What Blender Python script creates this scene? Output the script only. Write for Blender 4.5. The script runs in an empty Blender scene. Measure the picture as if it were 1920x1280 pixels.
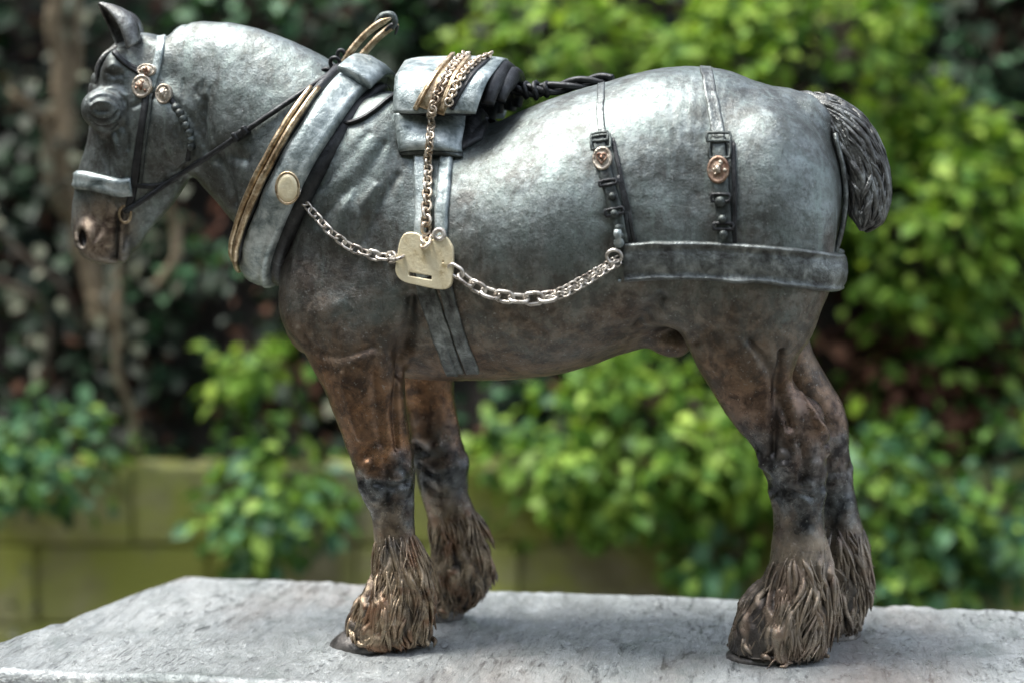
import bpy, bmesh, math, random, time
import numpy as np
from mathutils import Vector, Matrix, Quaternion
from mathutils.bvhtree import BVHTree
T0 = time.time()
random.seed(7); rng = np.random.default_rng(11)
PI = math.pi
S = bpy.context.scene
COL = S.collection

# ------------------------------------------------------------------ camera
F_PX, HORIZON, YAW, MM = 3467.0, 323.0, math.radians(9), 0.0007
pitch = math.atan((640 - HORIZON) / F_PX)
CF = np.array([-math.sin(YAW) * math.cos(pitch), math.cos(YAW) * math.cos(pitch), -math.sin(pitch)])
CR = np.array([math.cos(YAW), math.sin(YAW), 0.0])
CU = np.cross(CR, CF)
def ray(px, py):
    return CF + CR * (px - 960) / F_PX - CU * (py - 640) / F_PX
CAM = -ray(960, 1190) * F_PX * MM
cd = bpy.data.cameras.new('camera'); cam = bpy.data.objects.new('camera', cd); COL.objects.link(cam)
cam.location = CAM
cam.rotation_euler = (PI / 2 - pitch, 0, YAW)
cd.sensor_width = 36; cd.lens = 36 * F_PX / 1920
cd.clip_start = 0.05; cd.clip_end = 500
cd.dof.use_dof = True; cd.dof.focus_distance = 2.30; cd.dof.aperture_fstop = 1.6
cd.dof.aperture_blades = 7
S.camera = cam

# ------------------------------------------------------------------ light
SUN_EL, SUN_AZ = math.radians(68), math.radians(262)   # sun direction measured from +Y clockwise seen from above
W = bpy.data.worlds.new('World'); S.world = W; W.use_nodes = True
wn = W.node_tree; bg = wn.nodes['Background']
sky = wn.nodes.new('ShaderNodeTexSky'); sky.sky_type = 'NISHITA'; sky.sun_disc = False
sky.sun_elevation = SUN_EL; sky.sun_rotation = SUN_AZ
sky.air_density = 1.0; sky.dust_density = 2.0; sky.ozone_density = 1.0; sky.altitude = 50
hs = wn.nodes.new('ShaderNodeHueSaturation'); hs.inputs['Saturation'].default_value = 0.45
wn.links.new(sky.outputs[0], hs.inputs['Color']); wn.links.new(hs.outputs[0], bg.inputs['Color'])
bg.inputs['Strength'].default_value = 0.11
sd = bpy.data.lights.new('sun', 'SUN'); sun = bpy.data.objects.new('sun', sd); COL.objects.link(sun)
sd.energy = 1.5; sd.angle = math.radians(20); sd.color = (1.0, 0.965, 0.9)
sdir = Vector((math.sin(SUN_AZ) * math.cos(SUN_EL), math.cos(SUN_AZ) * math.cos(SUN_EL), math.sin(SUN_EL)))
sun.rotation_euler = sdir.to_track_quat('Z', 'Y').to_euler(); sun.location = sdir * 10
S.view_settings.view_transform = 'Standard'; S.view_settings.look = 'None'
S.view_settings.exposure = 2.15; S.view_settings.gamma = 1
S.view_settings.use_curve_mapping = False

# ------------------------------------------------------------------ helpers
def onY(px, py, Y=0.0):
    r = ray(px, py); t = (Y - CAM[1]) / r[1]; return CAM + r * t
def onZ(px, py, Z=0.0):
    r = ray(px, py); t = (Z - CAM[2]) / r[2]; return CAM + r * t
def tag(o, label=None, cat=None, group=None, kind=None):
    if label: o['label'] = label
    if cat: o['category'] = cat
    if group: o['group'] = group
    if kind: o['kind'] = kind
    return o
def empty(name, loc, rz=0):
    o = bpy.data.objects.new(name, None); COL.objects.link(o); o.location = loc
    o.rotation_euler = (0, 0, rz); o.empty_display_size = 0.05; return o
def mk(name, vs, fs, mat, parent=None, smooth=True, kind=None):
    me = bpy.data.meshes.new(name); me.from_pydata([tuple(map(float, v)) for v in vs], [], [tuple(map(int, f)) for f in fs])
    me.update()
    if smooth: me.polygons.foreach_set('use_smooth', [True] * len(me.polygons))
    if mat: me.materials.append(mat)
    o = bpy.data.objects.new(name, me); COL.objects.link(o)
    if parent: o.parent = parent
    if kind: o['kind'] = kind
    return o
def mk_arr(name, V, Q, mat, parent=None, kind=None, smooth=True):
    me = bpy.data.meshes.new(name); n = Q.shape[1]
    me.vertices.add(len(V)); me.vertices.foreach_set('co', V.astype(np.float32).ravel())
    me.loops.add(Q.size); me.loops.foreach_set('vertex_index', Q.astype(np.int32).ravel())
    me.polygons.add(len(Q)); me.polygons.foreach_set('loop_start', np.arange(0, Q.size, n, dtype=np.int32))
    me.polygons.foreach_set('use_smooth', np.full(len(Q), smooth))
    me.update(calc_edges=True); me.validate()
    if mat: me.materials.append(mat)
    o = bpy.data.objects.new(name, me); COL.objects.link(o)
    if parent: o.parent = parent
    if kind: o['kind'] = kind
    return o
class MB:
    def __init__(s): s.v = []; s.f = []
    def add(s, vs, fs):
        b = len(s.v); s.v += [tuple(map(float, v)) for v in vs]; s.f += [tuple(i + b for i in f) for f in fs]
        return s
    def build(s, name, mat, parent=None, smooth=True, kind=None):
        return mk(name, s.v, s.f, mat, parent, smooth, kind)
def crom(P, n=8):
    P = np.asarray(P, float)
    if len(P) < 3: 
        t = np.linspace(0, 1, n * (len(P) - 1) + 1)[:, None]; return P[0] * (1 - t) + P[-1] * t
    Q = np.vstack([2 * P[0] - P[1], P, 2 * P[-1] - P[-2]]); out = []
    for i in range(1, len(Q) - 2):
        p0, p1, p2, p3 = Q[i - 1], Q[i], Q[i + 1], Q[i + 2]
        for t in np.arange(n) / n:
            out.append(0.5 * (2 * p1 + (p2 - p0) * t + (2 * p0 - 5 * p1 + 4 * p2 - p3) * t * t + (3 * p1 - p0 - 3 * p2 + p3) * t ** 3))
    out.append(P[-1]); return np.array(out)
def nrm(v): 
    v = np.asarray(v, float); return v / (np.linalg.norm(v, axis=-1, keepdims=True) + 1e-12)
def tube(path, rad, seg=8, flat=1.0, side=None, closed=False, roll=0.0, caps=True):
    """swept tube. rad scalar or list; flat scales the radius along 'side' cross axis"""
    P = np.asarray(path, float); n = len(P)
    R = np.full(n, rad) if np.isscalar(rad) else np.interp(np.linspace(0, 1, n), np.linspace(0, 1, len(rad)), rad)
    if closed: Tn = nrm(np.roll(P, -1, 0) - np.roll(P, 1, 0))
    else: Tn = nrm(np.gradient(P, axis=0))
    N = np.zeros((n, 3))
    ref = np.array([0, 1, 0.01]) if side is None else np.asarray(side, float)
    if ref.ndim == 1:
        if abs(np.dot(ref, Tn[0])) > 0.97: ref = np.array([1, 0, 0.1])
        ref = np.tile(ref, (n, 1))
    for i in range(n):
        a = ref[i] - np.dot(ref[i], Tn[i]) * Tn[i]; N[i] = nrm(a)
    B = np.cross(Tn, N); vs = []; fs = []
    for i in range(n):
        for k in range(seg):
            a = 2 * PI * k / seg + roll
            vs.append(P[i] + N[i] * math.cos(a) * R[i] * flat + B[i] * math.sin(a) * R[i])
    m = n if closed else n - 1
    for i in range(m):
        j = (i + 1) % n
        for k in range(seg):
            l = (k + 1) % seg; fs.append((i * seg + k, i * seg + l, j * seg + l, j * seg + k))
    if not closed and caps:
        fs.append(tuple(range(seg))[::-1]); fs.append(tuple((n - 1) * seg + k for k in range(seg)))
    return vs, fs
def sweep(path, normals, prof, closed=False):
    """prof: list of (across, up) in metres, swept with across = T x N"""
    P = np.asarray(path); N0 = np.asarray(normals); n = len(P); m = len(prof)
    Tn = nrm(np.roll(P, -1, 0) - np.roll(P, 1, 0)) if closed else nrm(np.gradient(P, axis=0))
    N = nrm(N0 - (N0 * Tn).sum(1, keepdims=True) * Tn); B = np.cross(Tn, N); vs = []; fs = []
    for i in range(n):
        for (a, u) in prof: vs.append(P[i] + B[i] * a + N[i] * u)
    for i in range(n if closed else n - 1):
        j = (i + 1) % n
        for k in range(m):
            l = (k + 1) % m; fs.append((i * m + k, i * m + l, j * m + l, j * m + k))
    if not closed: fs.append(tuple(range(m))[::-1]); fs.append(tuple((n - 1) * m + k for k in range(m)))
    return vs, fs
def strap_prof(w, t, lift=0.0):
    h = w / 2; e = min(t * .45, h * .4)
    return [(-h, lift - t * .6), (-h, lift + t - e), (-h + e, lift + t), (-h + e * 2.2, lift + t * .86), (h - e * 2.2, lift + t * .86), (h - e, lift + t), (h, lift + t - e), (h, lift - t * .6)]
def rbox(c, half, ax=None, bev=0.12):
    """bevelled box with axes ax (rows)"""
    A = np.eye(3) if ax is None else np.asarray(ax); h = np.array(half); b = min(h) * bev * 2
    vs = []; 
    bm = bmesh.new(); bmesh.ops.create_cube(bm, size=2)
    for v in bm.verts: v.co = Vector((v.co.x * h[0], v.co.y * h[1], v.co.z * h[2]))
    bmesh.ops.bevel(bm, geom=list(bm.edges), offset=b, segments=2, affect='EDGES', profile=.5)
    bm.verts.index_update()
    for v in bm.verts: vs.append(np.asarray(c) + A.T @ np.array(v.co))
    fs = [tuple(v.index for v in f.verts) for f in bm.faces]; bm.free(); return vs, fs
_vn = {}
def vnoise(P, freq, seed=0):
    """value noise in [-1,1] at points P (n,3)"""
    if seed not in _vn: _vn[seed] = np.random.default_rng(seed + 100).uniform(-1, 1, (32, 32, 32))
    L = _vn[seed]; q = np.asarray(P) * freq + 57.3; i = np.floor(q).astype(int); f = q - i; f = f * f * (3 - 2 * f); i %= 32; j = (i + 1) % 32
    x0, y0, z0 = i.T; x1, y1, z1 = j.T; fx, fy, fz = f.T
    a = L[x0, y0, z0] * (1 - fx) + L[x1, y0, z0] * fx; b = L[x0, y1, z0] * (1 - fx) + L[x1, y1, z0] * fx
    c = L[x0, y0, z1] * (1 - fx) + L[x1, y0, z1] * fx; d = L[x0, y1, z1] * (1 - fx) + L[x1, y1, z1] * fx
    return (a * (1 - fy) + b * fy) * (1 - fz) + (c * (1 - fy) + d * fy) * fz

# ------------------------------------------------------------------ materials
class NT:
    def __init__(s, name):
        s.m = bpy.data.materials.new(name); s.m.use_nodes = True; s.t = s.m.node_tree
        s.b = s.t.nodes['Principled BSDF']; s.out = s.t.nodes['Material Output']
    def n(s, typ, **kw):
        o = s.t.nodes.new('ShaderNode' + typ)
        for k, v in kw.items():
            if k in o.inputs: o.inputs[k].default_value = v
            else: setattr(o, k, v)
        return o
    def l(s, a, b): s.t.links.new(a, b)
    def noise(s, scale, detail=4, rough=.6, co=None, dist=0.0):
        o = s.n('TexNoise'); o.inputs['Scale'].default_value = scale; o.inputs['Detail'].default_value = detail
        o.inputs['Roughness'].default_value = rough; o.inputs['Distortion'].default_value = dist
        if co: s.l(co, o.inputs['Vector'])
        return o.outputs['Fac']
    def ramp(s, fac, stops):
        o = s.n('ValToRGB'); r = o.color_ramp
        while len(r.elements) < len(stops): r.elements.new(.5)
        for e, (p, c) in zip(r.elements, stops):
            e.position = p; e.color = (c, c, c, 1) if np.isscalar(c) else (*c, 1)
        s.l(fac, o.inputs[0]); return o.outputs[0]
    def mix(s, fac, a, b, mode='MIX'):
        o = s.n('MixRGB', blend_type=mode)
        for i, x in ((0, fac), (1, a), (2, b)):
            if hasattr(x, 'is_output'): s.l(x, o.inputs[i])
            elif i == 0: o.inputs[0].default_value = x
            else: o.inputs[i].default_value = (*x, 1)
        return o.outputs[0]
    def math(s, op, a, b=0.0):
        o = s.n('Math', operation=op)
        for i, x in ((0, a), (1, b)):
            if hasattr(x, 'is_output'): s.l(x, o.inputs[i])
            else: o.inputs[i].default_value = x
        return o.outputs[0]
    def bump(s, h, dist=.001, strength=1.0, prev=None):
        o = s.n('Bump'); o.inputs['Strength'].default_value = strength; o.inputs['Distance'].default_value = dist
        s.l(h, o.inputs['Height'])
        if prev: s.l(prev, o.inputs['Normal'])
        return o.outputs[0]
    def geo(s): return s.n('NewGeometry').outputs['Position']
def setm(t, col=None, rough=None, metal=None, normal=None, spec=None):
    for k, v in (('Base Color', col), ('Roughness', rough), ('Metallic', metal), ('Normal', normal), ('Specular IOR Level', spec)):
        if v is None: continue
        if hasattr(v, 'is_output'): t.l(v, t.b.inputs[k])
        else: t.b.inputs[k].default_value = (*v, 1) if isinstance(v, tuple) else v

def bronze_body():
    t = NT('patinated_bronze'); P = t.geo()
    sep = t.n('SeparateXYZ'); t.l(P, sep.inputs[0])
    n1 = t.noise(9, 5, .65, P, .6); n2 = t.noise(45, 5, .7, P, .3); n3 = t.noise(240, 3, .7, P)
    base = t.ramp(n1, [(.34, (.085, .085, .08)), (.5, (.125, .143, .136)), (.66, (.185, .225, .215))])
    base = t.mix(t.ramp(n2, [(.45, 0.0), (.62, .55)]), base, (.27, .31, .31))
    sm = t.n('Mapping'); t.l(P, sm.inputs[0]); sm.inputs['Scale'].default_value = (1, 1, .16); drip = t.noise(60, 4, .65, sm.outputs[0], .4)
    base = t.mix(t.ramp(drip, [(.54, 0.0), (.66, .45)]), base, (.055, .052, .048)); base = t.mix(t.ramp(drip, [(.34, .4), (.44, 0.0)]), base, (.24, .30, .28))
    fine = t.noise(130, 5, .8, P, .5); base = t.mix(t.ramp(fine, [(.36, .6), (.5, 0.0)]), base, (.06, .062, .058))
    # brown patina low on body and legs, with painted underside shade (world height z)
    z = t.math('ADD', sep.outputs[2], t.math('MULTIPLY', t.math('SUBTRACT', n1, .5), .22))
    warm = t.mix(t.ramp(n2, [(.38, 0.0), (.62, 1.0)]), (.075, .045, .03), (.32, .17, .085))
    dark = t.mix(t.ramp(n2, [(.4, 0.0), (.65, 1.0)]), (.02, .021, .023), (.15, .16, .16))
    light = t.mix(t.ramp(n2, [(.36, 0.0), (.58, 1.0)]), (.085, .062, .042), (.31, .24, .16))
    light = t.mix(t.ramp(t.noise(22, 4, .6, P, 1.0), [(.48, 0.0), (.62, .75)]), light, (.17, .085, .045))
    hind = t.ramp(sep.outputs[0], [(.15, 0.0), (.25, 1.0)]); light = t.mix(t.math('MULTIPLY', hind, .5), light, (.20, .175, .145))
    n4 = t.noise(14, 4, .6, P, .5); z = t.math('ADD', z, t.math('MULTIPLY', t.math('SUBTRACT', n4, .5), .10))
    fb = t.ramp(z, [(.38, 1.0), (.53, .0)])
    c = t.mix(t.math('MULTIPLY', fb, .85), base, t.mix(t.ramp(n2, [(.4, 0.0), (.62, 1.0)]), (.065, .043, .03), (.20, .135, .085)))
    c = t.mix(t.math('MULTIPLY', t.ramp(z, [(.29, 1.0), (.385, 0.0)]), .9), c, warm)
    hx = t.ramp(sep.outputs[0], [(.22, 0.0), (.30, 1.0)]); c = t.mix(t.math('MULTIPLY', t.math('MULTIPLY', hx, t.ramp(z, [(.26, 1.0), (.36, 0.0)])), .75), c, dark)
    c = t.mix(t.ramp(z, [(.215, 1.0), (.275, 0.0)]), c, dark)
    c = t.mix(t.ramp(z, [(.125, 1.0), (.19, 0.0)]), c, light)
    # bridle-side face browner, muzzle
    low = t.ramp(z, [(.125, 1.0), (.19, 0.0)])
    speck = t.ramp(n3, [(.62, 0.0), (.7, .5)])
    c = t.mix(speck, c, (.4, .42, .4))
    at2 = t.n('Attribute', attribute_name='muzzle')
    mz = t.mix(t.ramp(t.noise(38, 5, .7, P, 1.0), [(.4, 0.0), (.6, 1.0)]), (.10, .06, .04), (.38, .30, .22))
    c = t.mix(t.math('MULTIPLY', at2.outputs['Fac'], .85), c, mz)
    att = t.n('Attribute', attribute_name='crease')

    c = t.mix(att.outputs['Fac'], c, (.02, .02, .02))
    rough = t.ramp(t.noise(30, 4, .7, P), [(.3, .36), (.7, .50)])
    h = t.math('ADD', t.math('MULTIPLY', t.noise(330, 5, .75, P), .9), t.math('MULTIPLY', t.noise(90, 4, .7, P), .45))
    leg = t.ramp(z, [(.30, .16), (.40, 0.0)]); rough = t.math('SUBTRACT', rough, leg); met = t.math('SUBTRACT', .8, t.math('MULTIPLY', low, .22))
    setm(t, c, rough, met, t.bump(h, .0010, .9)); return t.m
def bronze_simple(name, stops, metal=.7, rough=(.35, .5), sc=40, bump=.001, fscale=300):
    t = NT(name); P = t.geo()
    c = t.ramp(t.noise(sc, 5, .7, P, .4), stops)
    h = t.math('ADD', t.noise(fscale, 4, .7, P), t.noise(sc * 1.5, 4, .6, P))
    setm(t, c, t.ramp(t.noise(sc * .8, 3, .6, P), [(.35, rough[0]), (.65, rough[1])]), metal, t.bump(h, bump, .8)); return t.m
M = {}
M['body'] = bronze_body()
M['teal'] = bronze_simple('verdigris_bronze', [(.30, (.07, .095, .095)), (.47, (.27, .32, .32)), (.64, (.56, .62, .61))], .55, (.32, .5))
M['strap'] = bronze_simple('worn_strap_bronze', [(.33, (.05, .05, .05)), (.5, (.14, .155, .15)), (.68, (.32, .35, .34))], .7, (.3, .46), 50, .0012)
M['rust'] = bronze_simple('reddish_disc_bronze', [(.35, (.14, .07, .05)), (.55, (.36, .24, .17)), (.7, (.55, .45, .36))], .8, (.3, .45), 80)
M['disc'] = bronze_simple('pale_disc_bronze', [(.33, (.22, .18, .14)), (.5, (.5, .44, .36)), (.68, (.72, .66, .56))], .8, (.3, .45), 120, .0012)
M['brasschain'] = bronze_simple('brassy_chain_metal', [(.35, (.18, .13, .09)), (.5, (.54, .45, .34)), (.66, (.82, .77, .68))], .8, (.28, .45), 90, .0004)
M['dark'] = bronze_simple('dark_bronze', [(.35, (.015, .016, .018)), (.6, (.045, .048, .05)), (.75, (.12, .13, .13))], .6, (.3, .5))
M['green'] = bronze_simple('green_bronze', [(.35, (.03, .034, .033)), (.55, (.085, .10, .095)), (.70, (.24, .28, .27))], .6, (.35, .5))
M['brass'] = bronze_simple('worn_brass', [(.34, (.14, .09, .05)), (.5, (.42, .32, .20)), (.66, (.72, .62, .45))], .9, (.3, .45), 60, .0006)
M['plate'] = bronze_simple('pale_brass', [(.3, (.48, .38, .20)), (.42, (.80, .70, .46)), (.7, (.90, .83, .60))], .35, (.3, .45), 45, .0008)
M['silver'] = bronze_simple('bright_chain_metal', [(.35, (.16, .13, .11)), (.5, (.55, .51, .45)), (.66, (.82, .79, .74))], .7, (.25, .4), 90, .0004)
M['feather'] = bronze_simple('brown_feather_bronze', [(.34, (.06, .042, .03)), (.5, (.18, .14, .09)), (.66, (.42, .36, .24))], .65, (.34, .5), 28, .0018, 220)
M['featherdark'] = bronze_simple('grey_feather_bronze', [(.34, (.06, .045, .04)), (.5, (.15, .125, .11)), (.66, (.32, .3, .27))], .65, (.34, .5), 28, .0018, 220)
M['tail'] = bronze_simple('dark_tail_bronze', [(.35, (.05, .048, .046)), (.52, (.15, .155, .15)), (.68, (.34, .36, .35))], .7, (.3, .45), 35, .0016)
M['hoof'] = bronze_simple('hoof_bronze', [(.35, (.05, .048, .045)), (.55, (.14, .13, .12)), (.72, (.3, .29, .27))], .7, (.3, .48), 40, .001)

# ------------------------------------------------------------------ horse body: smooth union of sweeps on a grid, then surface nets
VOX = 0.0022
LO = np.array([-0.64, -0.19, -0.012]); HI = np.array([0.60, 0.19, 0.90])
NX, NY, NZ = [int(v) + 1 for v in (HI - LO) / VOX]
gx = LO[0] + np.arange(NX) * VOX; gy = LO[1] + np.arange(NY) * VOX; gz = LO[2] + np.arange(NZ) * VOX
FLD = np.full((NX, NY, NZ), 0.5, np.float32)
def smin(a, b, k):
    h = np.maximum(k - np.abs(a - b), 0) / k; return np.minimum(a, b) - h * h * k * .25
def smax(a, b, k): return -smin(-a, -b, k)
def merge(i0, i1, j0, j1, l0, l1, f, k, sub=False):
    A = FLD[i0:i1, j0:j1, l0:l1]
    FLD[i0:i1, j0:j1, l0:l1] = smax(A, -f, k) if sub else smin(A, f, k)
def rng_idx(lo, hi, g):
    a = int(np.clip(np.searchsorted(g, lo), 0, len(g))); b = int(np.clip(np.searchsorted(g, hi), 0, len(g))); return a, b
def sweep_sdf(st, k=.015, cap=1.0, fld=None):
    """st rows: topx, topy, botx, boty (pixels), half width (m), y (m)"""
    rows = []
    for (tx, ty, bx, by, w, y) in st:
        a = onY(tx, ty, y); b = onY(bx, by, y)
        rows.append([(a[0] + b[0]) / 2, (a[2] + b[2]) / 2, math.hypot(a[0] - b[0], a[2] - b[2]) / 2, w, y])
    D = crom(rows, 8); mg = k + .012
    xr = (D[:, 0] - D[:, 2]).min() - mg, (D[:, 0] + D[:, 2]).max() + mg
    zr = (D[:, 1] - D[:, 2]).min() - mg, (D[:, 1] + D[:, 2]).max() + mg
    yr = (D[:, 4] - D[:, 3]).min() - mg, (D[:, 4] + D[:, 3]).max() + mg
    i0, i1 = rng_idx(*xr, gx); l0, l1 = rng_idx(*zr, gz); j0, j1 = rng_idx(*yr, gy)
    X, Z = np.meshgrid(gx[i0:i1], gz[l0:l1], indexing='ij')
    best = np.full(X.shape, 1e9); TT = np.zeros(X.shape); DN = np.zeros(X.shape); DT = np.zeros(X.shape)
    for s in range(len(D) - 1):
        ax, az = D[s, :2]; dx, dz = D[s + 1, 0] - ax, D[s + 1, 1] - az; L2 = dx * dx + dz * dz + 1e-12; L = math.sqrt(L2)
        t = ((X - ax) * dx + (Z - az) * dz) / L2; tc = np.clip(t, 0, 1)
        qx = X - ax - tc * dx; qz = Z - az - tc * dz; d = qx * qx + qz * qz; m = d < best
        best[m] = d[m]; TT[m] = s + tc[m]
        DN[m] = np.abs((X - ax) * dz - (Z - az) * dx)[m] / L; DT[m] = (np.abs(t - tc) * L)[m]
    ip = [np.interp(TT, np.arange(len(D)), D[:, c]) for c in range(5)]
    a = ip[2][:, None, :]; w = ip[3][:, None, :]; y = ip[4][:, None, :]
    c = np.minimum(a, w) * cap; dn = DN[:, None, :]; dt = DT[:, None, :]; yy = gy[None, j0:j1, None] - y
    k0 = np.sqrt((dn / a) ** 2 + (dt / c) ** 2 + (yy / w) ** 2); k1 = np.sqrt((dn / a ** 2) ** 2 + (dt / c ** 2) ** 2 + (yy / w ** 2) ** 2)
    f = (k0 * (k0 - 1) / (k1 + 1e-6)).astype(np.float32)
    f = np.where(k0 < .35, -np.minimum(a, w) * (1 - k0), f).astype(np.float32)
    merge(i0, i1, j0, j1, l0, l1, f, k)
def ell(px, py, Y, rx, rz, ry, ang=0.0, k=.02, sub=False, world=None):
    """ellipsoid; rx, rz in pixels along axes rotated by ang degrees (clockwise in the picture), ry metres"""
    c = onY(px, py, Y) if world is None else np.array(world); rx *= MM; rz *= MM; R = max(rx, rz) + k + .01
    i0, i1 = rng_idx(c[0] - R, c[0] + R, gx); l0, l1 = rng_idx(c[2] - R, c[2] + R, gz); j0, j1 = rng_idx(c[1] - ry - k - .01, c[1] + ry + k + .01, gy)
    if i1 <= i0 or j1 <= j0 or l1 <= l0: return
    X = (gx[i0:i1] - c[0])[:, None, None]; Y_ = (gy[j0:j1] - c[1])[None, :, None]; Z = (gz[l0:l1] - c[2])[None, None, :]
    a = math.radians(ang); u = X * math.cos(a) - Z * math.sin(a); v = X * math.sin(a) + Z * math.cos(a)
    k0 = np.sqrt((u / rx) ** 2 + (v / rz) ** 2 + (Y_ / ry) ** 2); k1 = np.sqrt((u / rx ** 2) ** 2 + (v / rz ** 2) ** 2 + (Y_ / ry ** 2) ** 2)
    f = (k0 * (k0 - 1) / (k1 + 1e-6)).astype(np.float32)
    f = np.where(k0 < .3, -min(rx, rz, ry) * (1 - k0), f)
    merge(i0, i1, j0, j1, l0, l1, f.astype(np.float32), k, sub)
# torso and neck as one sweep
sweep_sdf([(262, 62, 385, 250, .040, 0), (335, 38, 398, 298, .047, 0), (430, 43, 436, 350, .058, 0), (540, 78, 486, 420, .070, 0),
           (630, 130, 540, 490, .084, 0), (712, 148, 610, 585, .098, 0), (785, 162, 690, 680, .116, 0), (865, 200, 775, 712, .130, 0),
           (935, 232, 880, 710, .144, 0), (1020, 216, 1000, 702, .153, 0), (1110, 174, 1100, 664, .156, 0), (1205, 145, 1195, 625, .150, 0),
           (1295, 123, 1285, 600, .138, 0), (1375, 150, 1380, 590, .122, 0), (1440, 192, 1450, 575, .104, 0), (1478, 250, 1490, 530, .084, 0)], .02, .68)
ell(1425, 400, 0, 122, 200, .115, 8, .04)
ell(1480, 340, 0, 54, 115, .06, 0, .04)
# head
sweep_sdf([(255, 72, 390, 150, .034, 0), (188, 110, 385, 235, .047, 0), (183, 185, 372, 300, .050, 0), (171, 250, 345, 352, .043, 0),
           (150, 315, 305, 405, .034, 0), (139, 375, 276, 440, .029, 0), (137, 425, 258, 470, .030, 0), (152, 462, 235, 484, .028, 0)], .014, .55)
ell(333, 240, -.030, 62, 82, .028, -15, .015); ell(333, 240, .030, 62, 82, .028, -15, .015)     # cheeks
for sg in (-1, 1):
    ell(197, 206, sg * .042, 43, 40, .031, 10, .010)        # eye bulge
    ell(215, 130, sg * .034, 22, 40, .018, 20, .012)
    ell(168, 448, sg * .020, 24, 34, .016, 0, .01)          # nostril flare
    ell(150, 446, sg * .038, 9, 14, .012, -15, .006, True)   # nostril
    ell(232, 468, sg * .014, 16, 24, .012, 10, .008)
# near and far shoulder, chest
for sg in (-1, 1):
    ell(668, 390, sg * .062, 92, 210, .058, 20, .04)       # shoulder blade mass
    ell(618, 570, sg * .074, 92, 92, .050, 0, .03)        # point of shoulder
    ell(730, 560, sg * .085, 95, 95, .042, 0, .03)
    ell(1415, 430, sg * .075, 125, 200, .066, 8, .035)     # haunch
    ell(1260, 480, sg * .095, 95, 120, .05, 0, .035)        # flank
    ell(1000, 480, sg * .072, 175, 165, .082, 0, .05)       # barrel
ell(600, 580, 0, 55, 85, .07, 20, .03)
# near foreleg
sweep_sdf([(545, 590, 750, 560, .046, -.083), (578, 665, 757, 640, .046, -.086), (606, 718, 760, 705, .042, -.087), (627, 768, 762, 765, .036, -.087),
           (650, 828, 768, 828, .030, -.086), (664, 868, 775, 872, .032, -.085), (677, 912, 776, 915, .029, -.085), (696, 962, 776, 962, .022, -.084),
           (703, 1020, 782, 1018, .021, -.083), (700, 1070, 805, 1070, .031, -.083), (688, 1110, 812, 1112, .038, -.084), (668, 1145, 812, 1150, .043, -.085), (648, 1182, 806, 1190, .045, -.085), (640, 1222, 800, 1230, .045, -.085)], .014, .6)
# far foreleg
sweep_sdf([(680, 600, 830, 590, .044, .075), (735, 690, 850, 690, .042, .077), (760, 755, 851, 755, .035, .077), (768, 828, 866, 828, .029, .076),
           (776, 872, 878, 872, .031, .075), (790, 922, 878, 925, .027, .075), (807, 975, 896, 975, .024, .074), (808, 1030, 914, 1030, .030, .074),
           (808, 1072, 922, 1075, .034, .074), (812, 1100, 905, 1108, .030, .074), (818, 1130, 868, 1135, .023, .074), (820, 1170, 868, 1175, .023, .074)], .014, .6)
# near hindleg
sweep_sdf([(1225, 430, 1560, 400, .062, -.068), (1232, 540, 1562, 520, .062, -.072), (1268, 612, 1535, 600, .056, -.073), (1308, 680, 1500, 672, .047, -.071),
           (1350, 748, 1492, 728, .039, -.068), (1398, 812, 1528, 780, .031, -.066), (1422, 862, 1548, 832, .031, -.064), (1437, 912, 1550, 900, .028, -.062),
           (1447, 962, 1545, 962, .023, -.060), (1447, 1015, 1552, 1015, .028, -.059), (1440, 1070, 1568, 1070, .037, -.058), (1416, 1120, 1572, 1125, .045, -.058),
           (1384, 1165, 1562, 1172, .052, -.058), (1366, 1205, 1540, 1212, .055, -.058), (1362, 1245, 1525, 1255, .054, -.058)], .014, .6)
ell(1515, 790, -.066, 30, 42, .020, 0, .01)
# far hindleg
sweep_sdf([(1350, 500, 1560, 500, .055, .07), (1385, 610, 1525, 620, .052, .07), (1425, 675, 1528, 670, .045, .068), (1455, 738, 1560, 735, .037, .066),
           (1490, 790, 1588, 785, .031, .065), (1510, 850, 1592, 850, .031, .064), (1525, 910, 1600, 908, .026, .063), (1532, 965, 1613, 965, .027, .062),
           (1530, 1030, 1628, 1030, .034, .062), (1522, 1085, 1632, 1090, .041, .062), (1512, 1130, 1622, 1140, .045, .062), (1500, 1165, 1596, 1172, .044, .062), (1494, 1210, 1570, 1220, .042, .062)], .014, .6)
ell(1256, 636, -.014, 40, 30, .030, 25, .010)       # sheath
ell(1225, 612, -.005, 60, 22, .02, -10, .03)
# tail dock
ell(1520, 215, 0, 50, 30, .032, 30, .03)
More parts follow.
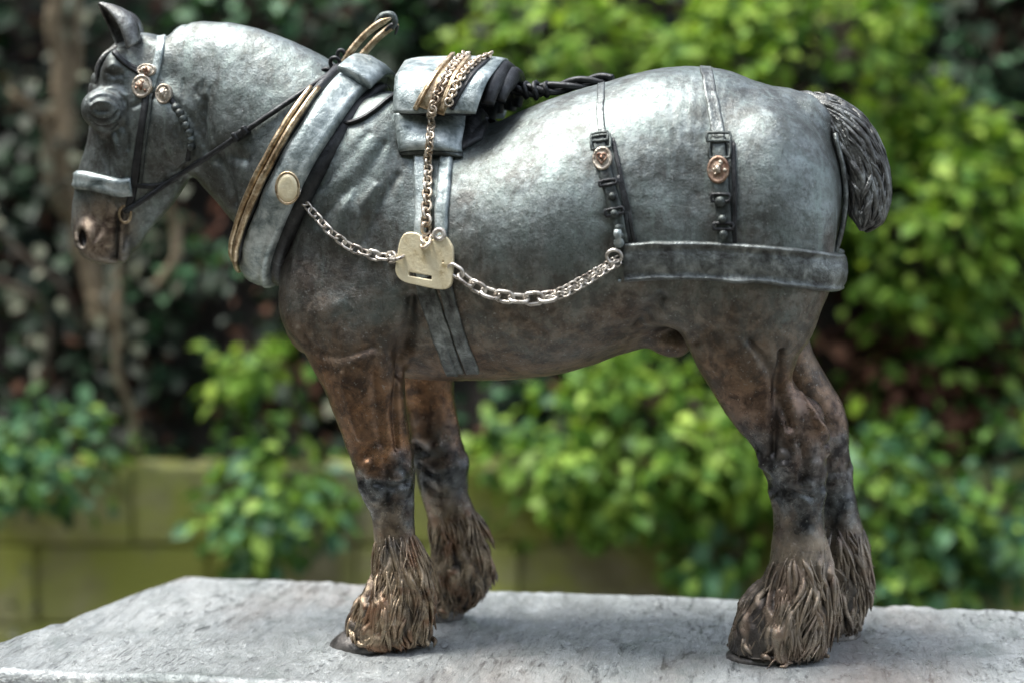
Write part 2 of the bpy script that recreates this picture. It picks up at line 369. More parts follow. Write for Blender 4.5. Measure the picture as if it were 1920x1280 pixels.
# ears
def cone_sdf(p0, p1, r0, r1, k=.008, flat=.6):
    n = 10
    for i in range(n):
        t = i / (n - 1); p = np.array(p0) * (1 - t) + np.array(p1) * t; r = r0 * (1 - t) ** .8 + r1 * t
        ell(0, 0, 0, r / MM, r / MM * 1.1, r * flat, 0, k, world=p)
def surfnets():
    s = FLD < 0
    c = np.zeros((NX - 1, NY - 1, NZ - 1), np.uint8)
    for dx in (0, 1):
        for dy in (0, 1):
            for dz in (0, 1): c += s[dx:NX - 1 + dx, dy:NY - 1 + dy, dz:NZ - 1 + dz]
    act = (c > 0) & (c < 8); I = np.argwhere(act); idx = np.full(act.shape, -1, np.int64); idx[act] = np.arange(len(I))
    acc = np.zeros((len(I), 3)); cnt = np.zeros(len(I))
    cor = [(0, 0, 0), (1, 0, 0), (0, 1, 0), (1, 1, 0), (0, 0, 1), (1, 0, 1), (0, 1, 1), (1, 1, 1)]
    val = [FLD[I[:, 0] + a, I[:, 1] + b, I[:, 2] + d] for a, b, d in cor]
    for i in range(8):
        for j in range(i + 1, 8):
            if sum(abs(cor[i][q] - cor[j][q]) for q in range(3)) != 1: continue
            m = (val[i] < 0) != (val[j] < 0); t = val[i][m] / (val[i][m] - val[j][m])
            p = np.array(cor[i])[None] * (1 - t[:, None]) + np.array(cor[j])[None] * t[:, None]
            acc[m] += p; cnt[m] += 1
    V = (I + acc / cnt[:, None]) * VOX + LO; Q = []
    for ax in range(3):
        a, b = [q for q in range(3) if q != ax]
        sl0 = [slice(None)] * 3; sl1 = [slice(None)] * 3; sl0[ax] = slice(0, -1); sl1[ax] = slice(1, None)
        A = s[tuple(sl0)]; B = s[tuple(sl1)]; E = np.argwhere(A != B)
        E = E[(E[:, a] > 0) & (E[:, b] > 0) & (E[:, a] < s.shape[a] - 1) & (E[:, b] < s.shape[b] - 1)]
        inside = A[E[:, 0], E[:, 1], E[:, 2]]
        def at(da, db):
            e = E.copy(); e[:, a] -= da; e[:, b] -= db; return idx[e[:, 0], e[:, 1], e[:, 2]]
        q = np.stack([at(1, 1), at(0, 1), at(0, 0), at(1, 0)], 1)
        flip = inside if ax != 1 else ~inside
        q[~flip] = q[~flip][:, ::-1]; Q.append(q)
    Q = np.vstack(Q); return V, Q[(Q >= 0).all(1)]
# hooves are separate parts, so cut the legs a little above the ground
FLD[:, :, gz < .007] = np.maximum(FLD[:, :, gz < .007], .01)
V, Q = surfnets()
def vnormals(V, Q):
    n = np.cross(V[Q[:, 2]] - V[Q[:, 0]], V[Q[:, 3]] - V[Q[:, 1]]); N = np.zeros_like(V)
    for c in range(4):
        for d in range(3): N[:, d] += np.bincount(Q[:, c], n[:, d], len(V))
    return nrm(N)
def relax(V, Q, it=2, lam=.5):
    for _ in range(it):
        A = np.zeros_like(V); c = np.zeros(len(V))
        for a, b in ((0, 1), (1, 2), (2, 3), (3, 0)):
            for p, q in ((a, b), (b, a)):
                for d in range(3): A[:, d] += np.bincount(Q[:, p], V[Q[:, q], d], len(V))
                c += np.bincount(Q[:, p], minlength=len(V))
        V = V * (1 - lam) + lam * A / c[:, None]
    return V
V = relax(V, Q, 2)
N = vnormals(V, Q)
# modelled surface: thumb marks and muscle undulation
V = V + N * (vnoise(V, 20, 1) * .0012 + vnoise(V, 60, 2) * .0004 + vnoise(V, 150, 3) * .0003)[:, None]
# knees, hocks: knobbly
kn = np.clip(1 - np.abs(V[:, 2] - .22) / .06, 0, 1); V = V + N * (kn * vnoise(V, 75, 5) * .0035)[:, None]
def vbvh(V): return BVHTree.FromPolygons([tuple(v) for v in V], [tuple(q) for q in Q.tolist()])
BV = vbvh(V); CAMV = Vector(CAM)
def hit(px, py, bv=None):
    r = Vector(ray(px, py)).normalized(); p, n, i, d = (bv or BV).ray_cast(CAMV, r)
    if p is None: return None, None
    if n.dot(r) > 0: n = -n
    return np.array(p), np.array(n)
crease = np.zeros(len(V))
def engrave(pxs, r, amp, dark=0.0, taper=True):
    """press (amp<0) or raise (amp>0) a line drawn over the near flank"""
    global V
    P = crom([(a, b, 0) for a, b in pxs], 24)[:, :2]; pts = [hit(*p)[0] for p in P]; pts = np.array([p for p in pts if p is not None])
    if len(pts) < 2: return
    lo = pts.min(0) - 3 * r; hi = pts.max(0) + 3 * r
    m = np.where(((V > lo) & (V < hi)).all(1))[0]; D = np.full(len(m), 1e9)
    for i, p in enumerate(pts):
        s = 1.0
        d = np.linalg.norm(V[m] - p, axis=1)
        if taper: s = .35 + .65 * math.sin(PI * min(max(i / (len(pts) - 1), .08), .92))
        D = np.minimum(D, d / max(s, .2))
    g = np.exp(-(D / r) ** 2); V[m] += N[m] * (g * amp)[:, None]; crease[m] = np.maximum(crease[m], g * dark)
# shoulder and neck folds
engrave([(720, 270), (690, 320), (640, 370), (600, 410)], .011, -.0035, .1)
engrave([(745, 330), (715, 380), (690, 430), (670, 470)], .010, -.003, .1)
engrave([(690, 250), (650, 300), (600, 350)], .009, -.002)
engrave([(660, 360), (640, 400), (632, 450)], .008, .003)
engrave([(705, 350), (680, 390), (665, 440)], .008, .003)
engrave([(770, 560), (765, 610), (755, 660), (750, 700)], .012, -.010, .4)
engrave([(400, 290), (425, 330), (440, 380)], .010, -.005)
engrave([(400, 300), (420, 290), (460, 300)], .012, -.005)
for q in range(22):
    x0, y0 = 376 + random.gauss(0, 18), random.uniform(165, 285); L0 = random.uniform(8, 24); engrave([(x0, y0 - L0), (x0 - 2, y0), (x0 + random.uniform(-3, 5), y0 + L0)], .0028, -.0016, .22)
engrave([(384, 190), (378, 235), (386, 285)], .011, -.0045, .12)
# leg lines
engrave([(700, 700), (706, 760), (712, 830)], .008, -.004, .15)
engrave([(745, 700), (740, 770), (744, 840)], .006, -.005, .25)
engrave([(640, 700), (655, 760), (672, 820)], .006, .003)
engrave([(560, 620), (590, 655), (640, 665), (700, 650)], .010, -.004)
engrave([(1300, 640), (1330, 620), (1420, 630)], .012, -.004)
engrave([(1405, 640), (1450, 700), (1470, 760), (1480, 800)], .009, -.007, .3)
engrave([(1466, 660), (1462, 720), (1452, 800), (1448, 850)], .008, -.008, .4)
engrave([(1500, 735), (1528, 775), (1545, 810)], .004, .004)
engrave([(1240, 560), (1215, 590), (1200, 610)], .014, -.008, .3)
engrave([(1430, 870), (1450, 880), (1470, 870)], .008, .006); engrave([(1440, 930), (1475, 915), (1520, 930)], .007, -.004, .3)
engrave([(1530, 785), (1546, 815), (1549, 850)], .007, .006); engrave([(1424, 850), (1436, 872)], .008, .005); engrave([(1500, 830), (1508, 870), (1502, 905)], .007, -.005, .3); engrave([(1468, 850), (1480, 880)], .009, .004)
engrave([(690, 868), (686, 885)], .010, .005); engrave([(700, 905), (730, 912), (765, 905)], .008, -.005, .4); engrave([(720, 860), (726, 895), (720, 940)], .007, -.004, .3)
for a, b in ((790, 830), (810, 905), (800, 870)): engrave([(a - 15, b), (a + 10, b + 18)], .007, -.004, .3)
# face: lids and wrinkles round the eye, cheek bone, nostril, lips
engrave([(168, 190), (182, 181), (200, 180), (218, 188), (228, 202)], .0032, -.0035, .35); engrave([(170, 200), (184, 192), (200, 192), (214, 200)], .0028, .0030)
engrave([(166, 214), (178, 224), (195, 227), (212, 222), (222, 210)], .003, -.004, .5); engrave([(168, 226), (182, 237), (200, 239), (218, 232)], .003, -.0035, .5)
engrave([(178, 207), (188, 209), (200, 208)], .0045, -.003, .6)
for q in range(5): engrave([(163 + q * 5, 184 + q * 1.5), (160 + q * 6, 204), (164 + q * 6, 226 + q * 1.5)], .0022, -.0014, .25)
engrave([(232, 188), (238, 208), (230, 232), (214, 246)], .006, -.0035, .2)
engrave([(250, 200), (290, 180), (330, 196), (366, 240), (360, 290), (330, 330)], .006, -.003, .15)
engrave([(200, 168), (218, 168), (234, 180)], .004, .003); engrave([(222, 230), (236, 250), (240, 280)], .005, -.003, .2)
engrave([(205, 128), (214, 122), (226, 128)], .004, .004); engrave([(200, 136), (212, 142), (228, 140)], .004, -.004, .3)
engrave([(213, 255), (222, 290), (228, 330)], .006, .004); engrave([(190, 262), (198, 300), (206, 330)], .006, -.003)
engrave([(222, 400), (219, 430), (217, 462), (214, 486)], .0035, -.006, .9, False)
engrave([(236, 405), (236, 440), (232, 470)], .003, -.003, .5)
engrave([(185, 385), (192, 420), (178, 450)], .005, -.003); engrave([(205, 380), (205, 420), (195, 460)], .005, .0025)
engrave([(150, 438), (156, 447), (152, 458)], .0055, -.007, 1.0, False)
engrave([(142, 438), (144, 460), (158, 468)], .003, .003)
# coarse hair ruts above the hooves
m = V[:, 2] < .17
ang = np.arctan2(V[:, 1] - np.where(V[:, 1] > 0, .07, -.07), V[:, 0] - np.where(V[:, 0] < .1, -.13, .37))
warp = vnoise(V, 16, 8) * .35 + vnoise(V, 60, 9) * .12 + V[:, 2] * 3.0
rg = vnoise(np.c_[(ang + warp) * 5.2, V[:, 2] * 7, V[:, 1] * 0], 1.0, 7); rg2 = vnoise(np.c_[(ang + warp * .8) * 11, V[:, 2] * 16, V[:, 1] * 0], 1.0, 17)
ridge = (1 - np.abs(rg) * 3.0).clip(-1, 1) * -1.0
fade = np.clip((.155 - V[:, 2]) / .06, 0, 1) * (1 - .5 * np.clip((ang < -2.2) | (ang > 2.2), 0, 1) * (V[:, 2] > .095))
V[m] += (N * ((ridge * .0044 + rg2 * .0024) * fade)[:, None])[m]
V[m] += (N * ((vnoise(V, 42, 27) * .0035 + vnoise(V, 85, 28) * .0018) * fade)[:, None])[m]
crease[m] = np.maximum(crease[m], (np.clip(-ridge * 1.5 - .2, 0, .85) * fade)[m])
V = relax(V, Q, 1, .2); N = vnormals(V, Q); BV = vbvh(V)
statue = empty('horse_statue', (0, 0, 0))
tag(statue, 'patinated bronze draught horse in full harness, standing on the bronze slab', 'statue')
body = mk_arr('body', V, Q, M['body'], statue)
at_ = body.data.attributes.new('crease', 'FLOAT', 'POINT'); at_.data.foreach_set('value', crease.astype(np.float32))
dv = V - CAM; zc = dv @ CF; sx = 960 + dv @ CR / zc * F_PX; sy = 640 - dv @ CU / zc * F_PX
mzv = np.exp(-(((sx - 190) / 62) ** 2 + ((sy - 432) / 60) ** 2) ** 2)
a2 = body.data.attributes.new('muzzle', 'FLOAT', 'POINT'); a2.data.foreach_set('value', mzv.astype(np.float32))
print('body', len(V), time.time() - T0)

# ------------------------------------------------------------------ bronze slab and stone pedestal
def mat_slab():
    t = NT('silvery_cast_bronze'); P = t.geo()
    def mp(rz, sc):
        m = t.n('Mapping'); t.l(P, m.inputs[0]); m.inputs['Rotation'].default_value = (0, 0, rz); m.inputs['Scale'].default_value = sc; return m.outputs[0]
    A = mp(0, (1, .38, 1)); D = mp(.25, (1, .16, 1)); Bm = mp(-.9, (1, .5, 1))
    n1 = t.noise(5, 5, .65, A, .5); n2 = t.noise(75, 5, .75, D, .5); n3 = t.noise(170, 4, .75, A); n4 = t.noise(40, 6, .75, A, 1.5); n5 = t.noise(100, 4, .7, Bm, .8)
    msk = t.ramp(t.noise(5.5, 3, .5, A), [(.40, .15), (.58, 1.0)]); msk2 = t.ramp(t.noise(7, 3, .5, Bm), [(.42, .1), (.6, 1.0)])
    c = t.ramp(n1, [(.3, (.30, .318, .32)), (.5, (.42, .45, .45)), (.7, (.58, .605, .60))])
    c = t.mix(t.ramp(n4, [(.38, .4), (.52, 0.0)]), c, (.2, .215, .215))
    c = t.mix(t.math('MULTIPLY', t.ramp(n2, [(.37, .95), (.46, 0.0)]), msk), c, (.10, .108, .11))
    c = t.mix(t.math('MULTIPLY', t.ramp(n5, [(.36, .9), (.45, 0.0)]), msk2), c, (.11, .118, .12))
    c = t.mix(t.ramp(n3, [(.58, 0.0), (.68, .6)]), c, (.74, .76, .76))
    c = t.mix(t.ramp(t.noise(3.2, 4, .6, A), [(.52, 0.0), (.68, .5)]), c, (.30, .24, .205))
    c = t.mix(t.ramp(t.noise(9, 5, .7, P, 1.0), [(.56, 0.0), (.66, .5)]), c, (.20, .235, .225))
    h = t.math('ADD', t.math('MULTIPLY', t.math('MULTIPLY', n2, msk), 1.2), t.math('MULTIPLY', n4, .9)); h = t.math('ADD', h, t.math('MULTIPLY', t.math('MULTIPLY', n5, msk2), .8)); h = t.math('ADD', h, t.math('MULTIPLY', n3, .25))
    setm(t, c, t.ramp(n4, [(.35, .48), (.65, .26)]), .5, t.bump(h, .0046, 1.0)); return t.m
M['slab'] = mat_slab()
slab = empty('statue_base', (0, 0, -.04)); tag(slab, 'rough silvery bronze slab the horse stands on', 'base')
cBL, cBR, cFR, cFL = np.array([-.545, .283]), np.array([.98, .235]), np.array([.98, -.262]), np.array([-.683, -.268])
nu, nv = 560, 190
U_, V_ = np.meshgrid(np.linspace(0, 1, nu), np.linspace(0, 1, nv), indexing='ij')
XY = (cFL[None, None] * (1 - U_[..., None]) + cFR * U_[..., None]) * (1 - V_[..., None]) + (cBL * (1 - U_[..., None]) + cBR * U_[..., None]) * V_[..., None]
P3 = np.c_[XY.reshape(-1, 2), np.zeros(nu * nv)]
q1 = P3.copy(); q1[:, 0], q1[:, 1] = P3[:, 0] + P3[:, 1] * .25, P3[:, 1] * .3
hz = vnoise(P3, 9, 11) * .0022 + (np.minimum(vnoise(q1, 38, 12), .1) * .0042 + vnoise(q1, 85, 13) * .0014) * np.clip(vnoise(P3, 5, 18) * 1.6 + .55, .25, 1.2) + vnoise(P3, 150, 14) * .0005
ex = np.minimum(np.minimum(U_, 1 - U_) * 1.6, np.minimum(V_, 1 - V_) * .52).ravel(); e = np.clip(ex / .007, 0, 1)
hz -= (1 - e) ** 2 * .006 - np.exp(-((ex - .012) / .006) ** 2) * .0012
jit = vnoise(P3, 22, 15) * .003 + vnoise(P3, 70, 16) * .0012
P3[:, :2] += jit[:, None] * (ex < .004)[:, None]
for fx, fy in ((-.13, -.07), (-.085, .075), (.37, -.06), (.43, .06)):
    d = np.hypot(P3[:, 0] - fx, P3[:, 1] - fy); hz += np.exp(-(d / .06) ** 2) * .0025
P3[:, 2] = hz + .04
ii = np.arange(nu * nv).reshape(nu, nv)
Qs = np.stack([ii[:-1, :-1], ii[1:, :-1], ii[1:, 1:], ii[:-1, 1:]], -1).reshape(-1, 4)
rim = np.concatenate([ii[:, 0], ii[-1, 1:], ii[::-1, -1][1:], ii[0, ::-1][1:-1]])
nb = len(P3); mid = P3[rim].copy(); mid[:, 2] = .022 + vnoise(mid, 30, 17) * .003; bot = P3[rim].copy(); bot[:, 2] = 0
nr = len(rim); P3 = np.vstack([P3, mid, bot]); k_ = np.arange(nr); k2 = (k_ + 1) % nr
Qs = np.vstack([Qs, np.stack([rim, nb + k_, nb + k2, rim[k2]], 1), np.stack([nb + k_, nb + nr + k_, nb + nr + k2, nb + k2], 1)])
mk_arr('slab_casting', P3, Qs, M['slab'], slab)
def stone_mat(name, stops, sc=14, moss=None, bump=.004, mossramp=(.45, .6)):
    t = NT(name); P = t.n('TexCoord').outputs['Object'] if False else t.geo()
    c = t.ramp(t.noise(sc, 6, .65, P, .5), stops)
    c = t.mix(t.ramp(t.noise(sc * 6, 4, .7, P), [(.5, 0.0), (.7, .35)]), c, (.05, .05, .045))
    if moss:
        c = t.mix(t.ramp(t.noise(sc * .35, 5, .65, P, .6), [(mossramp[0], 0.0), (mossramp[1], 1.0)]), c, moss)
    oi = t.n('ObjectInfo'); c = t.mix(1.0, c, t.ramp(oi.outputs['Random'], [(0, .8), (1, 1.15)]), 'MULTIPLY')
    h = t.math('ADD', t.noise(sc * 2, 5, .7, P), t.noise(sc * 9, 4, .7, P))
    setm(t, c, .85, 0.0, t.bump(h, bump, 1.0)); return t.m
M['pedestal'] = stone_mat('grey_pedestal_stone', [(.3, (.2, .19, .17)), (.7, (.34, .33, .3))])
ped = empty('stone_pedestal', (.24, 0, -1.3)); tag(ped, 'grey stone pedestal under the bronze slab', 'pedestal')
def addbox(name, c, half, mat, parent, bev=.06):
    v, f = rbox(c, half, None, bev); return mk(name, v, f, mat, parent, smooth=False)
addbox('pedestal_cap', (0, 0, 1.2), (.70, .225, .058), M['pedestal'], ped)
addbox('pedestal_shaft', (0, 0, .65), (.66, .19, .49), M['pedestal'], ped, .03)
addbox('pedestal_plinth', (0, 0, .08), (.74, .26, .08), M['pedestal'], ped)

# ------------------------------------------------------------------ hooves, feather, tail, ears
def hoof(cx, cy, rx, ry, lift=.0, h=.026):
    vs = []; fs = []; n = 22; L = [(0, 1.0, 0), (.25, .98, .02), (.6, .9, .10), (1.0, .76, .22), (1.15, .6, .26)]
    for (t, s, sh) in L:
        for k in range(n):
            a = 2 * PI * k / n; c, s_ = math.cos(a), math.sin(a)
            r = 1 + .05 * math.sin(a * 7 + cx * 90) * t * .5
            vs.append((cx + rx * c * s * r + rx * sh, cy + ry * s_ * s * r, -.001 + lift + t * h * (1.0 + .15 * (-c))))
    for i in range(len(L) - 1):
        for k in range(n):
            l = (k + 1) % n; fs.append((i * n + k, i * n + l, (i + 1) * n + l, (i + 1) * n + k))
    fs.append(tuple(range(n))[::-1]); fs.append(tuple((len(L) - 1) * n + k for k in range(n)))
    return mk('hoof', vs, fs, M['hoof'], statue)
def leg_axis(pts, y): return crom([onY(a, b, y) for a, b in pts], 10)
def lock(mb, p0, p1, out, r0, r1=.0006, wave=.002, seg=5):
    n = 7; t = np.linspace(0, 1, n)[:, None]; p0 = np.asarray(p0); p1 = np.asarray(p1)
    side = np.cross(nrm(p1 - p0), out); ph = random.uniform(0, 6); 
    P = p0 * (1 - t) + p1 * t + out * (np.sin(PI * t) * r0 * .9) + side * (np.sin(t * 5 + ph) * wave + t * t * random.gauss(0, .004))
    v, f = tube(P, [r0 * .35, r0 * .95, r0 * 1.05, r0, r0 * .8, r0 * .5, r1], seg, 1.0, side=out); mb.add(v, f)
def feather(ax, ztop, zbot, n, spread, ln, r, mat, back=.6, label=None):
    mb = MB()
    zs = ax[:, 2]
    for i in range(n):
        a = random.uniform(0, 2 * PI); z0 = zbot + (ztop - zbot) * random.random() ** .8
        d = np.array([math.cos(a), math.sin(a), 0])
        if d[0] < -.4 and z0 > zbot + (ztop - zbot) * .55 and random.random() < .8: continue
        c0 = np.array([np.interp(z0, zs[::-1], ax[::-1, k]) for k in range(3)])
        L = ln * random.uniform(.7, 1.25); z1 = max(z0 - L, zbot - .004 + random.uniform(0, .012))
        c1 = np.array([np.interp(z1, zs[::-1], ax[::-1, k]) for k in range(3)]); c1[2] = z1
        res = []
        for c in (c0, c1):
            p, nn, _, _ = BV.ray_cast(Vector(c + d * .12), Vector(-d))
            res.append(np.array(p) if p is not None and np.linalg.norm(np.array(p) - c) < .1 else c + d * .034)
        res[0] -= d * .002; e = spread * (1 + .8 * max(d[0], 0)) * random.uniform(.5, 1.2); tgt = res[1] + d * e
        tgt[0] += .006 * back; tgt += np.cross(d, [0, 0, 1]) * (random.gauss(0, .005) + .011 * math.sin(a * 4 + z0 * 70))
        lock(mb, res[0], tgt, d, r * random.choice((.4, .55, .7, .85, 1.2)) * (1 + .3 * math.sin(a * 3 + z0 * 90)), .0005, .0018)
    o = mb.build('feather', mat, statue)
    if label: o['label'] = label
    return o
nf = leg_axis([(738, 960), (742, 1020), (744, 1080), (738, 1130), (722, 1175), (715, 1215)], -.084)
ff = leg_axis([(842, 900), (846, 980), (848, 1040), (850, 1080), (848, 1115), (846, 1165)], .075)
nh = leg_axis([(1497, 950), (1495, 1020), (1490, 1080), (1478, 1135), (1455, 1180), (1448, 1235)], -.058)
fh = leg_axis([(1570, 900), (1572, 970), (1575, 1040), (1572, 1100), (1560, 1150), (1550, 1200)], .062)
hf = onZ(702, 1203); hoof(hf[0] - .004, -.086, .050, .038, 0, .020)
hf = onZ(842, 1150); hoof(hf[0], .075, .026, .026)
hf = onZ(1440, 1224); hoof(hf[0], -.058, .053, .044, 0, .016)
hf = onZ(1548, 1190); hoof(hf[0], .062, .046, .040, 0, .018)
def tuft(cx_px, cy_px, Y, n, r, mat, w=.016, ln=.06, drift=.012):
    mb = MB(); c = onY(cx_px, cy_px, Y)
    for i in range(n):
        p0 = c + np.array([random.gauss(0, w * .6), random.gauss(0, w), random.uniform(-.01, .02)])
        p1 = p0 + np.array([drift * random.uniform(.2, 1.4), random.gauss(0, .005), -ln * random.uniform(.6, 1.1)]); p1[2] = max(p1[2], .004)
        lock(mb, p0, p1, nrm([.8, -.4, 0]), r * random.uniform(.8, 1.3), .0005, .003)
    mb.build('feather', mat, statue)
BM = M['body']
feather(nf, .152, .004, 760, .0003, .046, .0024, BM)
feather(ff, .152, .012, 520, .0004, .042, .0024, BM)
feather(nh, .136, .004, 800, .0003, .052, .0025, BM)
feather(fh, .152, .006, 560, .0004, .048, .0025, BM)
tuft(776, 1110, -.082, 36, .0026, BM, .012, .05, .005)
tuft(890, 1068, .078, 34, .0026, BM, .012, .030, .006)
tuft(1535, 1120, -.056, 36, .0027, BM, .014, .06, .003)
tuft(1600, 1100, .062, 38, .0027, BM, .014, .045, .005)
def tail():
    C = crom([onY(a, b, 0.0) for a, b in [(1452, 208), (1505, 204), (1556, 222), (1596, 260), (1620, 312), (1629, 360), (1627, 402), (1618, 432)]], 12)
    Rr = np.interp(np.linspace(0, 1, len(C)), [0, .2, .45, .7, .88, 1], [.014, .022, .027, .025, .020, .004])
    v, f = tube(C, list(Rr), 20, 1.0); v = np.array(v)
    v += vnoise(v, 90, 21)[:, None] * nrm(v - np.repeat(C, 20, 0)) * .005 if len(v) == len(C) * 20 else 0
    core = mk('tail', v, f, M['tail'], statue)
    mb = MB(); Tn = nrm(np.gradient(C, axis=0))
    for i in range(420):
        s = random.uniform(.12, .82) * (len(C) - 1); a = random.uniform(0, 2 * PI); L = random.uniform(.12, .36) * (len(C) - 1); tw = random.uniform(-.8, .8); rs = random.choice((.4, .55, .7, .95)); bl = random.uniform(.96, 1.09)
        pts = []
        for k in range(8):
            u = min(s + L * k / 7, len(C) - 1.001); j = int(u); fr = u - j
            c = C[j] * (1 - fr) + C[j + 1] * fr; r = Rr[j] * (1 - fr) + Rr[j + 1] * fr
            T = Tn[j]; s1 = np.array([0, 1, 0]); s2 = np.cross(T, s1); aa = a + tw * k / 7
            pts.append(c + (s1 * math.cos(aa) + s2 * math.sin(aa)) * r * (bl + .05 * math.sin(k * 1.1 + a)))
        v, f = tube(pts, [.001 * rs, .0032 * rs, .0042 * rs, .0044 * rs, .004 * rs, .003 * rs, .002 * rs, .0006], 5); mb.add(v, f)
    mb.build('tail_hair', M['tail'], core)
tail()
def ear(base, tip, Y0, Y1, w, fwd):
    n, m = 12, 12; p0 = onY(*base, Y0); p1 = onY(*tip, Y1); T = nrm(p1 - p0); S1 = nrm(np.cross(T, fwd)); F = np.cross(S1, T); vs = []; fs = []
    for i in range(n):
        t = i / (n - 1); c = p0 * (1 - t) + p1 * t - F * (.010 * math.sin(PI * t)); r = w * (.75 + .9 * t - 1.62 * t ** 2.2) if t < 1 else 0
        r = max(r, .0008)
        for k in range(m):
            a = -2.2 + 4.4 * k / (m - 1)
            vs.append(c - F * math.cos(a) * r * .8 + S1 * math.sin(a) * r)
    for i in range(n - 1):
        for k in range(m - 1): fs.append((i * m + k, i * m + k + 1, (i + 1) * m + k + 1, (i + 1) * m + k))
    o = mk('ear', vs, fs, M['tail'], statue); md = o.modifiers.new('thickness', 'SOLIDIFY'); md.thickness = .004; md.offset = 0
    s = o.modifiers.new('smooth', 'SUBSURF'); s.levels = s.render_levels = 1
ear((242, 95), (184, 6), -.026, -.034, .026, np.array([-.75, -.5, .1]))
ear((250, 85), (200, 22), .030, .040, .024, np.array([-.8, .3, .1]))
# forelock between the ears falling over the forehead
mb = MB()
for i in range(26):
    a = random.uniform(0, 1); y = random.gauss(0, .010)
    P = [onY(232 + random.gauss(0, 8), 84 + random.gauss(0, 5), y), onY(203 + a * 8, 98 + a * 10, y * 1.4), onY(184 + a * 9, 122 + a * 8, y * 1.5 - .004), onY(179 + a * 8, 150 + random.uniform(-8, 14), y * 1.6 - .006)]
    v, f = tube(crom(P, 4), [.002, .004, .0036, .001], 5); mb.add(v, f)
mb.build('forelock', M['tail'], statue)

# ------------------------------------------------------------------ harness
def path_px(pxs, n=7, off=0.0, bv=None):
    D = crom([(a, b, 0) for a, b in pxs], n)[:, :2]; P = []; NN = []
    for a, b in D:
        p, nn = hit(a, b, bv)
        if p is None:
            continue
        P.append(p + nn * off); NN.append(nn)
    if not P: raise ValueError('path misses the surface %s' % (pxs,))
    P = np.array(P); NN = np.array(NN)
    for _ in range(3):      # leather does not follow every dent
        if len(P) > 3:
            Q_ = P.copy(); P[1:-1] = Q_[1:-1] * .5 + (Q_[:-2] + Q_[2:]) * .25
            K = NN.copy(); NN[1:-1] = nrm(K[1:-1] * .4 + (K[:-2] + K[2:]) * .3)
    return P, NN
def near(px, py, bv=None):
    r = ray(px, py); best = None
    for t in np.linspace(2.0, 2.7, 120):
        q = (bv or BV).find_nearest(Vector(CAM + nrm(r) * t))
        if best is None or q[3] < best[3]: best = q
    return np.array(best[0]), np.array(best[1])
def mirror_close(P, NN):
    k = np.array([1, -1, 1.0]); return np.vstack([P, P[::-1] * k]), np.vstack([NN, NN[::-1] * k])
def strap(name, pxs, w_px, t, mat, parent=None, both=False, lift=0.0, n=7):
    P, NN = path_px(pxs, n)
    if both: P, NN = mirror_close(P, NN)
    wob = 1 + .0 * P[:, 0]
    v, f = sweep(P, NN, strap_prof(w_px * MM, t, lift)); v = np.array(v)
    v += vnoise(v, 55, 33)[:, None] * .0009
    return mk(name, v, f, mat, parent or statue)
# --- collar
Tp, Bp = onY(680, 146, 0), onY(492, 505, 0)
ctr = (Tp + Bp) / 2; ax_v = Tp - ctr; hv = np.linalg.norm(ax_v); uv = ax_v / hv; yv = np.array([0, 1.0, 0]); nvv = nrm(np.cross(uv, yv))
if nvv[0] > 0: nvv = -nvv       # points forward (to the head)
th = np.linspace(0, 2 * PI, 97)[:-1]; ring = []
for a in th:
    d = uv * math.cos(a) + yv * math.sin(a)
    p, nn, _, _ = BV.ray_cast(Vector(ctr + d * .6), Vector(-d))
    r = np.linalg.norm(np.array(p) - ctr) if p is not None else .1
    rr = 1 / math.sqrt((math.cos(a) / hv) ** 2 + (math.sin(a) / .112) ** 2)
    ring.append(max(rr, min(r + .004, .135) if abs(math.cos(a)) < .8 else rr))
ring = np.array(ring)
for _ in range(6): ring = ring * .5 + (np.roll(ring, 1) + np.roll(ring, -1)) * .25
RD = np.array([uv * math.cos(a) + yv * math.sin(a) for a in th]); CP = ctr + RD * ring[:, None]
Tn = nrm(np.roll(CP, -1, 0) - np.roll(CP, 1, 0)); CN = nrm(RD - (RD * Tn).sum(1, keepdims=True) * Tn); CB = np.cross(Tn, CN)
sg = 1 if np.dot(CB[24], nvv) > 0 else -1     # +1: across points forward
def cprof(pts): return [(a * sg, u) for a, u in (pts if sg > 0 else pts[::-1])]
body_prof = [(.016, -.006), (.018, .006), (.015, .0145), (.009, .0185), (.002, .0195), (-.008, .0190), (-.014, .0175), (-.017, .0185), (-.021, .0170), (-.0245, .010), (-.025, .0), (-.023, -.008), (-.014, -.013), (.004, -.012)]
v, f = sweep(CP, CN, cprof(body_prof), closed=True); v = np.array(v); v += vnoise(v, 30, 41)[:, None] * .0022 + vnoise(v, 90, 42)[:, None] * .0006
collar = mk('collar', v, f, M['teal'], statue)
def along(a, u, t0, t1, n=60):
    q = np.linspace(t0, t1, n) / (2 * PI) * 96; out = []
    for x in q:
        i = int(math.floor(x)) % 96; j = (i + 1) % 96; fr = x - math.floor(x)
        out.append((CP[i] + CB[i] * a * sg + CN[i] * u) * (1 - fr) + (CP[j] + CB[j] * a * sg + CN[j] * u) * fr)
    return np.array(out)
# near side is th in (pi, 2pi): y negative
roll_ = tube(along(.024, .003, 0, 2 * PI * 95.9 / 96, 120), .0075, 10)
mk('collar_roll', *roll_, M['dark'], collar)
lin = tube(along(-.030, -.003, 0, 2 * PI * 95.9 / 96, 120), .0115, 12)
mk('collar_gap_shade', *lin, M['dark'], collar)  # dark ring added to stand for the shaded gap behind the collar
for a0, a1 in ((2 * PI - .66, PI + .10), (.66, PI - .10)):
    for (aa, uu, rr) in ((.0225, .016, .0042), (.033, .0085, .0042)):
        p = along(aa, uu, a0, a1, 70); p += vnoise(p, 60, 43)[:, None] * .0008
        mk('hame', *tube(p, [rr * .7, rr * 1.05, rr, rr * 1.15, rr, rr, rr * .7], 10), M['brass'], collar)
